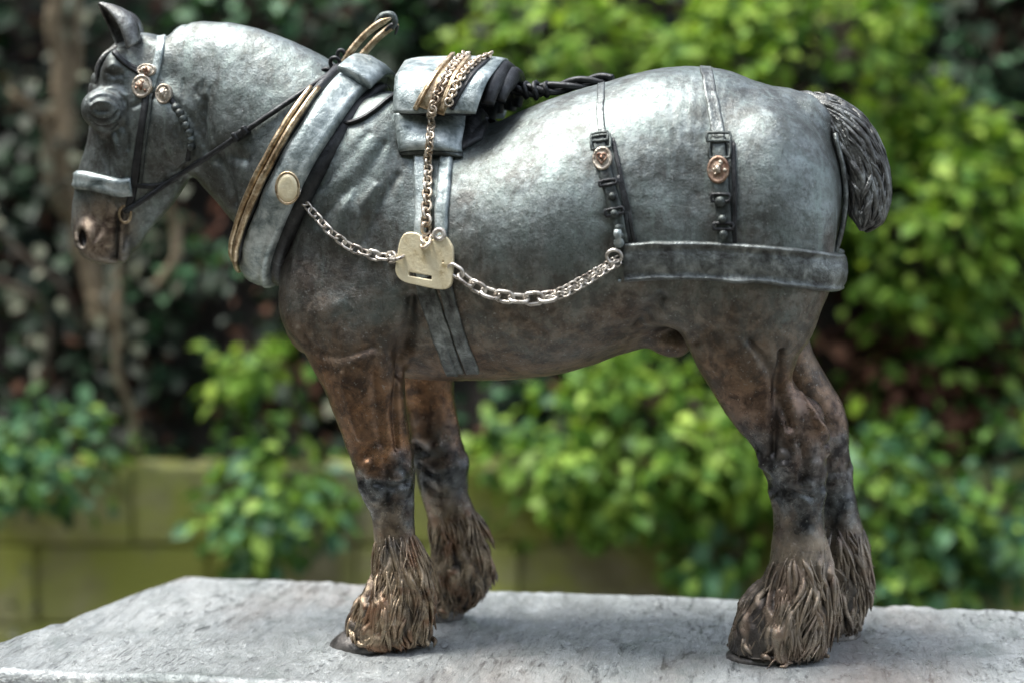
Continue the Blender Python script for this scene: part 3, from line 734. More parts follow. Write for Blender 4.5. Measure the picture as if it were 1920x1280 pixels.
# hame tops standing above the collar
for pts, Y in (([(640, 128), (655, 100), (684, 66), (712, 44), (734, 34)], -.012), ([(664, 122), (684, 98), (708, 72), (733, 52), (747, 46)], .012)):
    o = mk('hame_top', *tube(crom([onY(a, b, Y) for a, b in pts], 8), [.0052, .0048, .0045, .0046, .005, .002], 10), M['brass'] if Y > 0 else M['brass'], collar)
mk('hame_hook', *tube(crom([onY(a, b, -.010) for a, b in [(700, 52), (716, 32), (734, 29), (741, 42), (736, 56)]], 8), [.003, .0055, .005, .004, .0015], 8), M['green'], collar)
mk('hame_hook', *tube(crom([onY(a, b, .004) for a, b in [(722, 58), (735, 48), (744, 52), (741, 66)]], 8), [.002, .0035, .003, .001], 8), M['dark'], collar)
# hame strap, terrets and buckles at the collar's crown
for (x, y, Y, rx, rz, a) in ((628, 118, -.022, 9, 9, 0), (648, 126, -.02, 10, 7, 0), (664, 132, -.018, 8, 6, 0), (640, 104, -.012, 7, 9, 0), (676, 124, .0, 9, 8, 0), (613, 136, -.03, 9, 6, 0)):
    c = onY(x, y, Y); t = np.linspace(0, 2 * PI, 17)[:-1]
    P = [c + np.array([math.cos(q) * rx * MM, -.3 * math.sin(q) * rz * MM, math.sin(q) * rz * MM]) for q in t]
    mk('terret', *tube(P, .0028, 8, closed=True), M['dark'], collar)
mk('hame_strap', *sweep(*[np.array(k) for k in zip(*[(onY(a, b, Y), nrm([-.3, -.8, .5])) for a, b, Y in ((598, 178, -.062), (612, 150, -.046), (632, 128, -.03), (660, 118, -.012), (680, 118, .006))])], strap_prof(.012, .004)), M['dark'], collar)
# collar cap
cap_p = along(-.008, .024, 2 * PI - .42, 2 * PI + .42, 14)
capn = nrm(cap_p - ctr)
v, f = sweep(cap_p, capn, [(k * MM * 1.0, u) for k, u in ((-36, -.006), (-38, .001), (-20, .006), (10, .0065), (34, .003), (33, -.004))]); mk('collar_cap', v, f, M['teal'], collar)
# --- rein
ra, _ = hit(236, 398); rb = onY(640, 124, -.026); ra = ra + np.array([0, -.006, 0]); RP = []
for i in range(40):
    t = i / 39; p = ra * (1 - t) + rb * t; px = 236 + (640 - 236) * t; py = 398 + (124 - 398) * t
    h_, n_ = hit(px, py)
    if h_ is not None and h_[1] - .006 < p[1]:
        r_ = ray(px, py); p = h_ - nrm(r_) * .006
    RP.append(p)
RP = np.array(RP)
for _ in range(8): RP[1:-1] = RP[1:-1] * .5 + (RP[:-2] + RP[2:]) * .25
rein = mk('rein', *tube(RP, .0036, 8, .8), M['dark'], statue)
c = RP[21]; d = nrm(RP[23] - RP[19]); up = np.cross(d, [0, 1, 0])
for k in (-.009, .007): mk('rein_keeper', *rbox(c + d * k, (.0035, .007, .0065), (d, nrm(np.cross(up, d)), up), .3), M['dark'], rein)
mk('rein_keeper', *rbox(c - d * .001, (.009, .0055, .0055), (d, nrm(np.cross(up, d)), up), .3), M['dark'], rein)
# bit ring
c, n_ = hit(236, 402); t = np.linspace(0, 2 * PI, 19)[:-1]
mk('bit_ring', *tube([c + np.array([math.cos(q) * .008, -.003, math.sin(q) * .011]) for q in t], .002, 8, closed=True), M['brass'], statue)
# --- bridle
bridle = strap('bridle', [(300, 47), (302, 75), (298, 105), (290, 140), (281, 168)], 17, .0035, M['teal'], None, True)
strap('cheek_strap', [(276, 172), (268, 230), (258, 300), (249, 360), (240, 398)], 15, .0045, M['dark'], bridle)
strap('cheek_strap', [(285, 176), (277, 235), (268, 300), (262, 345)], 6, .0035, M['green'], bridle)
strap('throat_strap', [(300, 180), (318, 186), (334, 204), (347, 230), (356, 262), (352, 300)], 9, .003, M['dark'], bridle)
strap('jaw_strap', [(255, 348), (285, 350), (310, 345), (330, 335)], 9, .0035, M['dark'], bridle)
strap('brow_band', [(272, 140), (250, 128), (228, 112), (214, 98)], 12, .0035, M['dark'], bridle)
nb_ = strap('noseband', [(248, 350), (225, 352), (200, 348), (170, 340), (148, 338)], 34, .009, M['teal'], bridle, True)
# forehead-side ring of the crown straps
for q in range(7):
    a, b = [(330, 203), (337, 213), (343, 224), (349, 236), (354, 249), (357, 262), (358, 275)][q]
    p, n_ = hit(a, b)
    if p is not None: mk('bead', *tube([p + n_ * (.001 + .004 * k) for k in (0, .5, 1.0, 1.25)], [.0058, .006, .0045, .001], 10), M['green'], bridle)
def disc_axes(n):
    n = nrm(n); u = nrm(np.cross([0, 0, 1.0], n)); return n, u, np.cross(n, u)
def rosette(px, py, rx, ry, mat, parent, mark=None, dome=.004, bv=None, lift=.004, tilt=None, rim=True):
    p, n0 = hit(px, py, bv); n, u, w = disc_axes(nrm(n0 * .6 + np.array([-.08, -.9, .1]))); p = p + n * lift; vs = []; fs = []; m = 28
    prof = [(1.0, -.006), (1.0, .0), (.94, .002), (.80, .0022), (.72, .0008), (.5, .0012 + dome * .5), (.25, dome * .8), (0.02, dome)] if rim else [(1.0, -.006), (1.0, .001), (.9, .003), (.6, .0032 + dome * .3), (.3, dome * .8), (.02, dome)]
    for r, h in prof:
        for k in range(m):
            a = 2 * PI * k / m; vs.append(p + u * math.cos(a) * rx * MM * r + w * math.sin(a) * ry * MM * r + n * h)
    for i in range(len(prof) - 1):
        for k in range(m): l = (k + 1) % m; fs.append((i * m + k, i * m + l, (i + 1) * m + l, (i + 1) * m + k))
    fs.append(tuple((len(prof) - 1) * m + k for k in range(m))); o = mk('rosette', vs, fs, mat, parent)
    return o, p, n, u, w
def rosette_emblem(o, p, n, u, w, rx, ry, kind):
    mb = MB()
    if kind == 'heart':
        P = []
        for q in np.linspace(0, 2 * PI, 25)[:-1]:
            X = 16 * math.sin(q) ** 3; Y = 13 * math.cos(q) - 5 * math.cos(2 * q) - 2 * math.cos(3 * q) - math.cos(4 * q)
            P.append(p - u * X / 17 * rx * MM * .52 + w * Y / 17 * ry * MM * .52 + n * .0035)
        mb.add(*tube(P, .0012, 6, closed=True)); mb.add(*tube([p + n * .003 + w * ry * MM * .2, p + n * .0045 - w * ry * MM * .1], [.002, .0024], 8))
    else:
        for k in range(9):
            a = random.uniform(0, 6.3); q = random.uniform(.15, .62); c = p + u * math.cos(a) * rx * MM * q + w * math.sin(a) * ry * MM * q; e = random.uniform(.5, 1.0)
            mb.add(*tube([c + n * .001, c + n * .003, c + n * .0042], [.0030 * e, .0028 * e, .0012 * e], 8))
        mb.add(*tube([p + n * .002 - w * ry * MM * .3, p + n * .006, p + n * .002 + w * ry * MM * .35], [.002, .0034, .002], 8))
    # emblem is the rosette's relief, so it goes one level below it when the rosette is a direct part
    return mb
def ros(px, py, rx, ry, mat, parent, kind, emat, **kw):
    o, p, n, u, w = rosette(px, py, rx, ry, mat, parent, **kw); mb = rosette_emblem(o, p, n, u, w, rx, ry, kind)
    me = mb.build('relief', emat, None); b = bpy.data.objects.remove
    # join the relief into the rosette so that it stays one struck disc
    bm = bmesh.new(); bm.from_mesh(o.data); k = len(o.data.materials); o.data.materials.append(emat)
    n0 = len(bm.faces); bm.from_mesh(me.data); bm.faces.ensure_lookup_table()
    for fc in list(bm.faces)[n0:]: fc.material_index = k
    bm.to_mesh(o.data); bm.free(); b(me); return o
ros(277, 133, 19, 12, M['disc'], bridle, 'lumps', M['rust'])
ros(268, 163, 20, 22, M['disc'], bridle, 'lumps', M['rust'])
ros(309, 177, 16, 19, M['disc'], bridle, 'lumps', M['disc'])
# --- strap from collar to saddle
strap('collar_strap', [(640, 236), (672, 228), (700, 212), (722, 194), (744, 178)], 6, .004, M['dark'], collar, lift=.002)
# --- saddle
zt = onY(858, 106, 0)[2]; zb = onY(812, 212, -.108)[2]
xt = onY(768, 110, 0)[0], onY(952, 118, 0)[0]; xb = onY(736, 210, -.108)[0], onY(893, 213, -.108)[0]
arch = crom([(-.112, zb, 0), (-.108, zb + .022, 0), (-.095, zb + (zt - zb) * .60, 0), (-.066, zt - .016, 0), (-.032, zt - .003, 0), (0, zt, 0)], 5)[:, :2]
arch = np.vstack([arch, arch[::-1][1:] * [-1, 1]])
def arch_sheet(inset, thick, x0=0.0, x1=1.0, seg=16, noise=.0012):
    A = arch.copy(); c = np.array([0, zt - .12]); T = nrm(np.gradient(A, axis=0)); Nn = np.c_[T[:, 1], -T[:, 0]]
    Nn *= np.sign(((A - c) * Nn).sum(1))[:, None]; vs = []
    for layer in (inset, inset - thick):
        for i, (y, z) in enumerate(A):
            f_ = (z - zb) / (zt - zb); xa = xb[0] * (1 - f_) + xt[0] * f_; xz = xb[1] * (1 - f_) + xt[1] * f_
            for k in range(seg + 1):
                s = x0 + (x1 - x0) * k / seg; e = abs(2 * (k / seg) - 1) ** 6
                y_, z_ = (A[i] + Nn[i] * (layer - e * .004 * (1 if layer == inset else 0)))
                vs.append((xa * (1 - s) + xz * s, y_, z_))
    n = len(A); w = seg + 1; fs = []
    for i in range(n - 1):
        for k in range(seg):
            a = i * w + k; fs.append((a, a + 1, a + w + 1, a + w)); b = a + n * w; fs.append((b, b + w, b + w + 1, b + 1))
        for k in (0, seg):
            a = i * w + k; b = a + n * w; fs.append((a, a + w, b + w, b) if k == 0 else (a, b, b + w, a + w))
    for i in (0, n - 1):
        for k in range(seg):
            a = i * w + k; b = a + n * w; fs.append((a, b, b + 1, a + 1) if i == 0 else (a, a + 1, b + 1, b))
    vs = np.array(vs); vs += vnoise(vs, 40, 51)[:, None] * noise; return vs, fs
v, f = arch_sheet(0, .006); saddle = mk('saddle', v, f, M['teal'], statue); SB = BVHTree.FromPolygons([tuple(q) for q in v], f)
v, f = arch_sheet(-.0075, .016, .06, .90); mk('saddle_tree', v, f, M['dark'], saddle)
# cushions below the flaps, both sides, shaped to the body
def cushion(corners, thick, name, mat, parent, nx=14, nz=12, mirror=True):
    (a, b, c, d) = [np.array(k, float) for k in corners]
    for s in ((1, -1) if mirror else (1,)):
        vs = []; fs = []
        for layer in (0, 1):
            for i in range(nx + 1):
                for j in range(nz + 1):
                    u, w_ = i / nx, j / nz; q = (a * (1 - u) + b * u) * (1 - w_) + (d * (1 - u) + c * u) * w_
                    p, n_ = hit(*q); p, n_ = (p, n_) if p is not None else near(*q); e = min(1, 3.2 * min(u, 1 - u)) ** .5 * (min(1, .45 + 3 * (1 - w_))) ** .6 if layer == 0 else 0
                    o = thick * (.25 + .75 * e) if layer == 0 else -.004
                    p = p + nrm(n_ * .4 + np.array([0, -1, 0]) * .6) * o
                    vs.append((p[0], p[1] * s, p[2]))
        W_ = nz + 1; n = (nx + 1) * W_
        for i in range(nx):
            for j in range(nz):
                k = i * W_ + j; fs.append((k, k + W_, k + W_ + 1, k + 1)); fs.append((k + n, k + n + 1, k + n + W_ + 1, k + n + W_))
        for i in range(nx):
            for j in (0, nz): k = i * W_ + j; fs.append((k, k + n, k + n + W_, k + W_) if j == 0 else (k, k + W_, k + n + W_, k + n))
        for j in range(nz):
            for i in (0, nx): k = i * W_ + j; fs.append((k, k + 1, k + n + 1, k + n) if i == 0 else (k, k + n, k + n + 1, k + 1))
        vs = np.array(vs); vs += vnoise(vs, 45, 52)[:, None] * .0012
        mk(name, vs, fs, mat, parent)
cushion([(737, 214), (880, 214), (868, 288), (748, 286)], .021, 'saddle_pad', M['teal'], saddle)
cushion([(862, 205), (925, 205), (905, 262), (866, 285)], .012, 'saddle_pad', M['dark'], saddle)
cushion([(742, 262), (872, 262), (868, 296), (750, 292)], .013, 'pad_edge', M['green'], saddle)
# rolled panels visible under the rear of the saddle
for k, (dx, rr, sc) in enumerate(((.0, .012, .93), (.018, .014, .80), (.030, .012, .62))):
    P = [np.array([xt[1] - .022 + dx - .25 * (zt - z) * .5, y * sc, zt - .012 - (zt - z) * 1.0 * (sc) - (1 - sc) * .035]) for y, z in arch[4:-4]]
    mk('saddle_roll', *tube(P, [rr * .6, rr, rr, rr, rr * .6], 10, 1.0, side=(1, 0, 0)), M['dark'], saddle)
strap('girth', [(787, 288), (789, 340), (791, 400), (790, 470), (794, 520)], 23, .006, M['teal'], saddle)
strap('girth', [(838, 288), (834, 340), (829, 400), (828, 470), (834, 520)], 25, .006, M['teal'], saddle)
strap('girth', [(786, 500), (795, 545), (812, 595), (828, 645), (848, 700)], 24, .005, M['strap'], saddle)
strap('girth', [(828, 500), (838, 545), (850, 590), (866, 640), (886, 696)], 26, .005, M['strap'], saddle)
strap('girth', [(800, 540), (818, 590), (834, 640), (852, 696)], 34, .0035, M['strap'], saddle, True)
# brass channels across the saddle
def strap_bv(name, pxs, w_px, t, mat, parent, bv, lift=0.0):
    P, NN = path_px(pxs, 7, 0, bv); v, f = sweep(P, NN, strap_prof(w_px * MM, t, lift)); return mk(name, v, f, mat, parent)
strap_bv('channel', [(808, 209), (820, 178), (842, 143), (872, 114)], 50, .0015, M['brass'], saddle, SB)
strap_bv('channel_edge', [(779, 207), (796, 175), (822, 136), (850, 106)], 8, .006, M['brass'], saddle, SB)
strap_bv('channel_edge', [(829, 209), (837, 180), (855, 143), (880, 110)], 8, .006, M['brass'], saddle, SB)
strap_bv('channel_edge', [(846, 206), (862, 176), (886, 140), (915, 112)], 8, .003, M['dark'], saddle, SB)
# --- chains
_links = {}
def link_mesh(mat, L, r, w):
    key = (mat.name, round(L, 5), round(r, 5))
    if key not in _links:
        h = (L - w) / 2; P = []
        for q in np.linspace(0, 2 * PI, 17)[:-1]:
            P.append((math.cos(q) * w / 2 + (h if math.cos(q) > 0 else -h), math.sin(q) * w / 2, 0))
        v, f = tube(P, r, 6, closed=True, side=(0, 0, 1)); me = bpy.data.meshes.new('link'); me.from_pydata([tuple(map(float, a)) for a in v], [], f)
        me.polygons.foreach_set('use_smooth', [True] * len(me.polygons)); me.materials.append(mat); _links[key] = me
    return _links[key]
def chain(name, P, NN, sizes, mat, parent, flatness=.5, rad=.19, wid=.62):
    """links laid end to end along P; sizes: outer link length at start and end; alternately turned"""
    P = np.asarray(P); seg = np.linalg.norm(np.diff(P, axis=0), axis=1); S_ = np.r_[0, np.cumsum(seg)]
    root = empty(name, P[0]); root.parent = parent; s = 0; k = 0; tot = S_[-1]
    while s < tot:
        L = np.interp(s / tot, np.linspace(0, 1, len(sizes)), sizes); pitch_ = L * (1 - 2.1 * rad * .5)
        m_ = s + L * .5; i = min(np.searchsorted(S_, m_) - 1, len(P) - 2); i = max(i, 0); fr = np.clip((m_ - S_[i]) / (seg[i] + 1e-9), 0, 1)
        p = P[i] * (1 - fr) + P[i + 1] * fr; n = nrm(NN[i] * (1 - fr) + NN[i + 1] * fr); i2 = min(i + 2, len(P) - 1); i1 = max(i - 1, 0); T = nrm(P[i2] - P[i1])
        n = nrm(n - np.dot(n, T) * T); b = np.cross(n, T); a = (flatness if k % 2 else -.12) + random.gauss(0, .08)
        n2 = n * math.cos(a * PI / 2) + b * math.sin(a * PI / 2); b2 = np.cross(n2, T); q = round(L * 2000) / 2000
        o = bpy.data.objects.new('link', link_mesh(mat, q, q * rad * .5, q * wid)); COL.objects.link(o); o.parent = root
        R_ = Matrix(((T[0], b2[0], n2[0]), (T[1], b2[1], n2[1]), (T[2], b2[2], n2[2]))).to_4x4(); o.matrix_local = Matrix.Translation(Vector(p - P[0])) @ R_
        s += pitch_; k += 1
    return root
def lifted(pxs, lift, bv=None, n=8):
    P, NN = path_px(pxs, n, 0, bv); return P + NN * lift, NN
# plate hung on the girth
pp, pn = hit(797, 490); pn = nrm(pn * .3 + np.array([-.03, -1, .05])); pc = pp + pn * .016
def on_plane(px, py, c=pc, n=pn):
    r = ray(px, py); t = np.dot(c - CAM, n) / np.dot(r, n); return CAM + r * t
_, pu, pw = disc_axes(pn); pu = -pu
def plate_from(outline, holes, th_, name, mat, parent, c, n, u, w, bev=.0012):
    cu = bpy.data.curves.new(name, 'CURVE'); cu.dimensions = '2D'; cu.fill_mode = 'BOTH'; cu.extrude = th_ / 2; cu.bevel_depth = bev; cu.bevel_resolution = 1
    for L in [outline] + holes:
        sp = cu.splines.new('POLY'); sp.points.add(len(L) - 1); sp.use_cyclic_u = True
        for k, (a, b) in enumerate(L):
            d = on_plane(a, b, c, n) - c; sp.points[k].co = (float(np.dot(d, u)), float(np.dot(d, w)), 0, 1)
    tmp = bpy.data.objects.new(name, cu); COL.objects.link(tmp); dg = bpy.context.evaluated_depsgraph_get(); dg.update()
    me = bpy.data.meshes.new_from_object(tmp.evaluated_get(dg)); bpy.data.objects.remove(tmp); me.materials.clear(); me.materials.append(mat)
    o = bpy.data.objects.new(name, me); COL.objects.link(o); o.parent = parent
    nn = np.cross(u, w); o.matrix_local = Matrix.Translation(Vector(c)) @ Matrix(((u[0], w[0], nn[0]), (u[1], w[1], nn[1]), (u[2], w[2], nn[2]))).to_4x4(); return o
def rounded(P, n=4): 
    P = np.array(P + P[:1], float); Q_ = crom(np.c_[P, np.zeros(len(P))], n)[:-1, :2]; return [tuple(k) for k in Q_]
outl = rounded([(747, 484), (751, 458), (757, 444), (766, 438), (782, 439), (792, 448), (800, 456), (811, 452), (826, 443), (836, 446), (845, 458), (849, 470), (849, 500), (847, 528), (841, 538), (829, 541), (806, 538), (780, 532), (760, 527), (748, 518), (744, 504)])
slot = [(766, 508), (766, 519), (812, 527), (812, 516)]
circ = lambda x, y, r: [(x + r * math.cos(q), y + r * math.sin(q)) for q in np.linspace(0, 2 * PI, 11)[:-1]]
plate = plate_from(outl, [slot, circ(832, 491, 3.4), circ(800, 456 + 9, 3.2), circ(757, 480, 3.2)], .004, 'girth_plate', M['plate'], statue, pc, pn, pu, pw)
plate['label'] = 'pale brass plate with a slot and chain holes'
mk('plate_ring', *tube([pc + pu * 0 + (on_plane(825 + 9 * math.cos(q), 440 + 9 * math.sin(q)) - pc) + pn * .003 for q in np.linspace(0, 2 * PI, 15)[:-1]], .0032, 8, closed=True), M['silver'], statue)
# collar chain to plate
dP, dN = hit(544, 352); cBV = BVHTree.FromPolygons([tuple(q.co) for q in collar.data.vertices], [tuple(p.vertices) for p in collar.data.polygons])
ho, p_, n_, u_, w_ = rosette(541, 353, 20, 27, M['plate'], statue, bv=cBV, lift=.003, rim=False, dome=.004); ho.name = 'hame_plate'; ho.data.name = 'hame_plate'
mk('plate_rim', *tube([p_ + n_ * .002 + u_ * math.cos(q) * 20.5 * MM + w_ * math.sin(q) * 27.5 * MM for q in np.linspace(0, 2 * PI, 29)[:-1]], .0018, 6, closed=True), M['brass'], ho)
a0 = on_plane(751, 482) + pn * .003
P, NN = lifted([(566, 366), (590, 396), (620, 430), (655, 460), (700, 479), (730, 484)], .007); 
st = p_ + u_ * (-.0) ; 
P = np.vstack([P, [a0]]); NN = np.vstack([NN, [pn]]); 
hb, _ = hit(562, 360, cBV)
if hb is not None: P = np.vstack([[hb + np.array([.002, -.004, 0])], P]); NN = np.vstack([NN[:1], NN])
chain('collar_chain', P, NN, [.0125, .0135, .0155, .0205], M['silver'], statue, .62, .23, .68)
P, NN = lifted([(862, 509), (890, 531), (930, 549), (985, 556), (1030, 552)], .0075); P = np.vstack([[on_plane(842, 500) + pn * .002], P]); NN = np.vstack([[pn], NN])
chain('trace_chain', P, NN, [.021, .0225, .023, .022], M['silver'], statue, .8, .21, .66)
P, NN = lifted([(1022, 552), (1060, 540), (1100, 517), (1135, 496), (1158, 484)], .006)
chain('trace_chain', P, NN, [.0095, .0115, .0105, .009], M['silver'], statue, .55, .24, .9)
P2 = P + np.array([0, -.003, -.0045]); chain('trace_chain', P2, NN, [.0095, .0105, .0105, .009], M['silver'], statue, .5, .24, .9)
mk('end_shackle', *tube([P[-1] + np.array([math.cos(q) * .009 - .004, -.003, math.sin(q) * .008 + .003]) for q in np.linspace(0, 2 * PI, 15)[:-1]], .0022, 8, closed=True), M['silver'], statue)
# hanging chain: over the saddle then down to the plate
P, NN = lifted([(812, 207), (820, 180), (838, 148), (858, 120), (876, 106)], .0045, SB)
chain('saddle_chain', P[::-1], NN[::-1], [.0095, .010], M['brasschain'], saddle, .55, .34, 1.0)
P, NN = lifted([(840, 200), (852, 172), (872, 140), (896, 118), (918, 108)], .004, SB)
chain('saddle_chain', P, NN, [.0095, .0095], M['brasschain'], saddle, .55, .34, 1.0)
HB = [BVHTree.FromPolygons([tuple(q.co) for q in o.data.vertices], [tuple(p.vertices) for p in o.data.polygons]) for o in saddle.children if o.name.startswith(('saddle_pad', 'pad_edge', 'girth'))] + [BV, SB]
def outer(px, py, lift):
    r = ray(px, py); c = [q for q in (b.ray_cast(CAMV, Vector(nrm(r))) for b in HB) if q[0] is not None]; q = min(c, key=lambda k: k[3]); return np.array(q[0]) - nrm(r) * lift
P, NN = lifted([(811, 214), (807, 250), (804, 290), (802, 340), (800, 390), (798, 430), (799, 452)], .012)
mx = [near(811, 206, SB)[0] + np.array([0, -.005, 0])]
D2 = crom([(811, 212, 0), (807, 250, 0), (804, 290, 0), (802, 340, 0), (800, 390, 0), (799, 425, 0), (800, 444, 0)], 8)[:, :2]; P = np.array([outer(a, b, .0055) for a, b in D2]); NN = np.tile(nrm([-.05, -1, .1]), (len(P), 1))
for _ in range(4): P[1:-1, 1] = np.minimum(P[1:-1, 1], P[1:-1, 1] * .4 + (P[:-2, 1] + P[2:, 1]) * .3)
P = np.vstack([mx, P, [on_plane(800, 456) + pn * .003]]); NN = np.vstack([NN[:1], NN, [pn]])
chain('hanging_chain', P, NN, [.0105, .0105, .0115, .0135, .016], M['brasschain'], statue, .62, .30, .85)
# --- crupper strap (two twisted cords with knots)
mb = MB(); C = crom([onY(a, b, 0) for a, b in [(905, 146), (945, 158), (975, 168), (1005, 170), (1040, 166), (1080, 158), (1118, 152), (1150, 150)]], 10)
for k in range(3):
    t = np.arange(len(C)); ph = k * 2 * PI / 3
    off = np.c_[0 * t, np.cos(t * .16 + ph), np.sin(t * .16 + ph)] * .0055; mb.add(*tube(C + off, .0042, 7))
for q, r in ((24, .009), (30, .010), (36, .008)):
    t = np.linspace(0, 2 * PI, 13)[:-1]; mb.add(*tube([C[q] + np.array([.002 * math.sin(2 * a), math.cos(a) * r, math.sin(a) * r]) for a in t], .0034, 7, closed=True))
mb.build('crupper', M['dark'], statue)
strap('back_strap', [(1128, 152), (1127, 175), (1126, 205), (1127, 235), (1130, 262)], 13, .0028, M['strap'], None, True)
strap('croup_strap', [(1322, 122), (1330, 160), (1338, 205), (1345, 250), (1347, 275)], 22, .0032, M['strap'], None, True)
# --- breeching
P, NN = path_px([(1170, 492), (1230, 489), (1300, 489), (1380, 493), (1450, 498), (1510, 505), (1545, 510)], 8)
zz = P[-1][2]; ex = []; en = []
for y in np.linspace(P[-1][1] * .93, 0, 9):
    p, n_, _, _ = BV.ray_cast(Vector((1.0, float(y), float(zz - .001))), Vector((-1, 0, 0))); ex.append(np.array(p)); en.append(np.array(n_))
P = np.vstack([P, ex]); NN = np.vstack([NN, en]); NN[:, 2] *= .3; NN = nrm(NN)
P += NN * (np.clip((np.arange(len(P)) - 34) / 16, 0, 1) * .009)[:, None]
for _ in range(6): P[1:-1] = P[1:-1] * .5 + (P[:-2] + P[2:]) * .25; NN[1:-1] = nrm(NN[1:-1] * .5 + (NN[:-2] + NN[2:]) * .25)
P = np.vstack([P, P[::-1][1:] * [1, -1, 1]]); NN = np.vstack([NN, NN[::-1][1:] * [1, -1, 1]])
h = .0225
prof = [(-h, -.008), (-h - .001, .002), (-h, .0065), (-h + .0015, .0085), (-h + .0035, .0082), (-h + .005, .0062), (-h * .5, .0078), (0, .0085), (h * .5, .0078), (h - .005, .0062), (h - .0035, .0082), (h - .0015, .0085), (h, .0065), (h + .001, .002), (h, -.008)]
v, f = sweep(P + NN * .002, NN, prof); v = np.array(v); m_ = len(prof); kk = np.arange(len(v)) // m_
pa = np.array([a for a, u in prof])[np.arange(len(v)) % m_] / h; rear = np.clip(1 - np.abs(kk - (len(P) - 1) / 2) / 20, 0, 1)
v += NN[kk] * (rear * ((1 - pa ** 2) * .006 - np.abs(pa) ** 6 * .004))[:, None]; v += vnoise(v, 50, 61)[:, None] * .0013 + (NN[kk] * (vnoise(v, 18, 62) * .0016)[:, None])
breech = mk('breeching', v, f, M['strap'], statue)
# hip straps with buckles
def buckle(px, py, wpx, hpx, mat, parent, lift=.006, ang=0):
    p, n0 = hit(px, py); n, u, w = disc_axes(n0); a = math.radians(ang); u, w = u * math.cos(a) + w * math.sin(a), -u * math.sin(a) + w * math.cos(a)
    P = [p + n * lift + u * sx * wpx * MM / 2 + w * sz * hpx * MM / 2 for sx, sz in ((-1, -1), (-.2, -1.05), (1, -1), (1.05, .2), (1, 1), (0, 1.05), (-1, 1), (-1.05, 0))]
    o = mk('buckle', *tube(P, .0022, 6, closed=True), mat, parent); return o
hs1 = strap('hip_strap', [(1123, 255), (1128, 290), (1138, 330), (1150, 375), (1160, 420), (1168, 460)], 24, .0065, M['green'])
hs2 = strap('hip_strap', [(1346, 262), (1349, 300), (1353, 350), (1357, 400), (1360, 462)], 27, .0065, M['green'])
strap('strap_shade', [(1148, 262), (1162, 320), (1176, 380), (1190, 455)], 7, .005, M['dark'], hs1)  # thin dark strips standing in for the shading beside the hip straps
strap('strap_shade', [(1160, 330), (1172, 390), (1180, 455)], 5, .006, M['dark'], hs1)
strap('strap_shade', [(1374, 270), (1377, 330), (1378, 400), (1377, 460)], 8, .005, M['dark'], hs2)
for (x, y, w_p, h_p, par, an) in ((1126, 262, 28, 16, hs1, 8), (1128, 272, 32, 26, hs1, 8), (1347, 262, 38, 16, hs2, 0), (1350, 284, 34, 30, hs2, 0), (1152, 398, 30, 10, hs1, 12), (1140, 345, 28, 8, hs1, 10), (1356, 425, 32, 10, hs2, 0), (1353, 372, 30, 12, hs2, 0)):
    buckle(x, y, w_p, h_p, M['green'] if h_p > 12 else M['dark'], par, .0065, an)
for (x, y, r) in ((1152, 402, 8), (1160, 428, 8), (1164, 442, 6), (1352, 380, 10), (1356, 412, 8), (1357, 440, 8), (1148, 370, 7)):
    p, n_ = hit(x, y); mk('stud', *tube([p + n_ * .004, p + n_ * .0085, p + n_ * .0105], [r * MM, r * MM * .95, r * MM * .5], 10), M['green'], hs1 if x < 1250 else hs2)
ros(1131, 300, 17, 21, M['disc'], hs1, 'heart', M['rust'], lift=.008, dome=.002)
ros(1348, 320, 19, 24, M['rust'], hs2, 'lumps', M['disc'], lift=.008, dome=.003)
# end fitting of the breeching: stacked turned pieces
mb = MB(); zs = [(1160, 430, 6), (1160, 438, 8), (1161, 446, 5), (1162, 455, 9), (1163, 464, 8), (1163, 472, 6), (1163, 482, 9), (1163, 496, 9), (1163, 508, 6), (1163, 518, 5), (1163, 526, 3)]
PP = [near(a, b)[0] + np.array([0, -.010, 0]) for a, b, r in zs]; mb.add(*tube(PP, [r * MM for _, _, r in zs], 10)); mb.build('breeching_end', M['teal'], breech)
# strap from tail down to the breeching
for yy, rr in ((-.026, .0035), (-.012, .003)):
    P = []
    for py_ in np.linspace(250, 490, 12):
        z = onY(1570, py_, yy)[2]; p, n_, _, _ = BV.ray_cast(Vector((1, yy, z)), Vector((-1, 0, 0))); P.append(np.array(p) + np.array(n_) * .005)
    mk('tail_strap', *tube(P, rr, 7), M['strap'] if yy < -.02 else M['dark'], breech)
print('harness', time.time() - T0)

# ------------------------------------------------------------------ the garden behind: ground, wall, bank, shrubs
HF = np.array([-math.sin(YAW), math.cos(YAW), 0.0])
def at(px, py, depth):
    r = ray(px, py); return CAM + r * depth / np.dot(r, HF)
def soil_mat(name, a, b, sc=8, bump=.02):
    t = NT(name); P = t.geo(); c = t.ramp(t.noise(sc, 7, .7, P, .5), [(.35, a), (.65, b)])
    c = t.mix(t.ramp(t.noise(sc * 9, 4, .7, P), [(.55, 0.0), (.66, .6)]), c, tuple(min(1, k * 2.2) for k in b))
    setm(t, c, .95, 0.0, t.bump(t.noise(sc * 3, 6, .7, P), bump, 1.0)); return t.m
M['ground'] = soil_mat('worn_garden_paving', (.05, .046, .04), (.10, .09, .075), 3)
M['soil'] = soil_mat('dark_leafy_soil', (.004, .0035, .0025), (.012, .008, .005), 7)
M['wall'] = stone_mat('mossy_wall_stone', [(.3, (.22, .21, .10)), (.6, (.40, .37, .23))], 9, (.36, .39, .08), .010, (.40, .58))
M['mortar'] = stone_mat('dark_wall_joint', [(.3, (.16, .17, .05)), (.7, (.25, .26, .08))], 20, None)
mk('ground', [(-150, -150, -1.3), (150, -150, -1.3), (150, 150, -1.3), (-150, 150, -1.3)], [(0, 1, 2, 3)], M['ground'], smooth=False, kind='structure')
WD = 4.5; wo = at(960, 865, WD); wtop = wo[2]
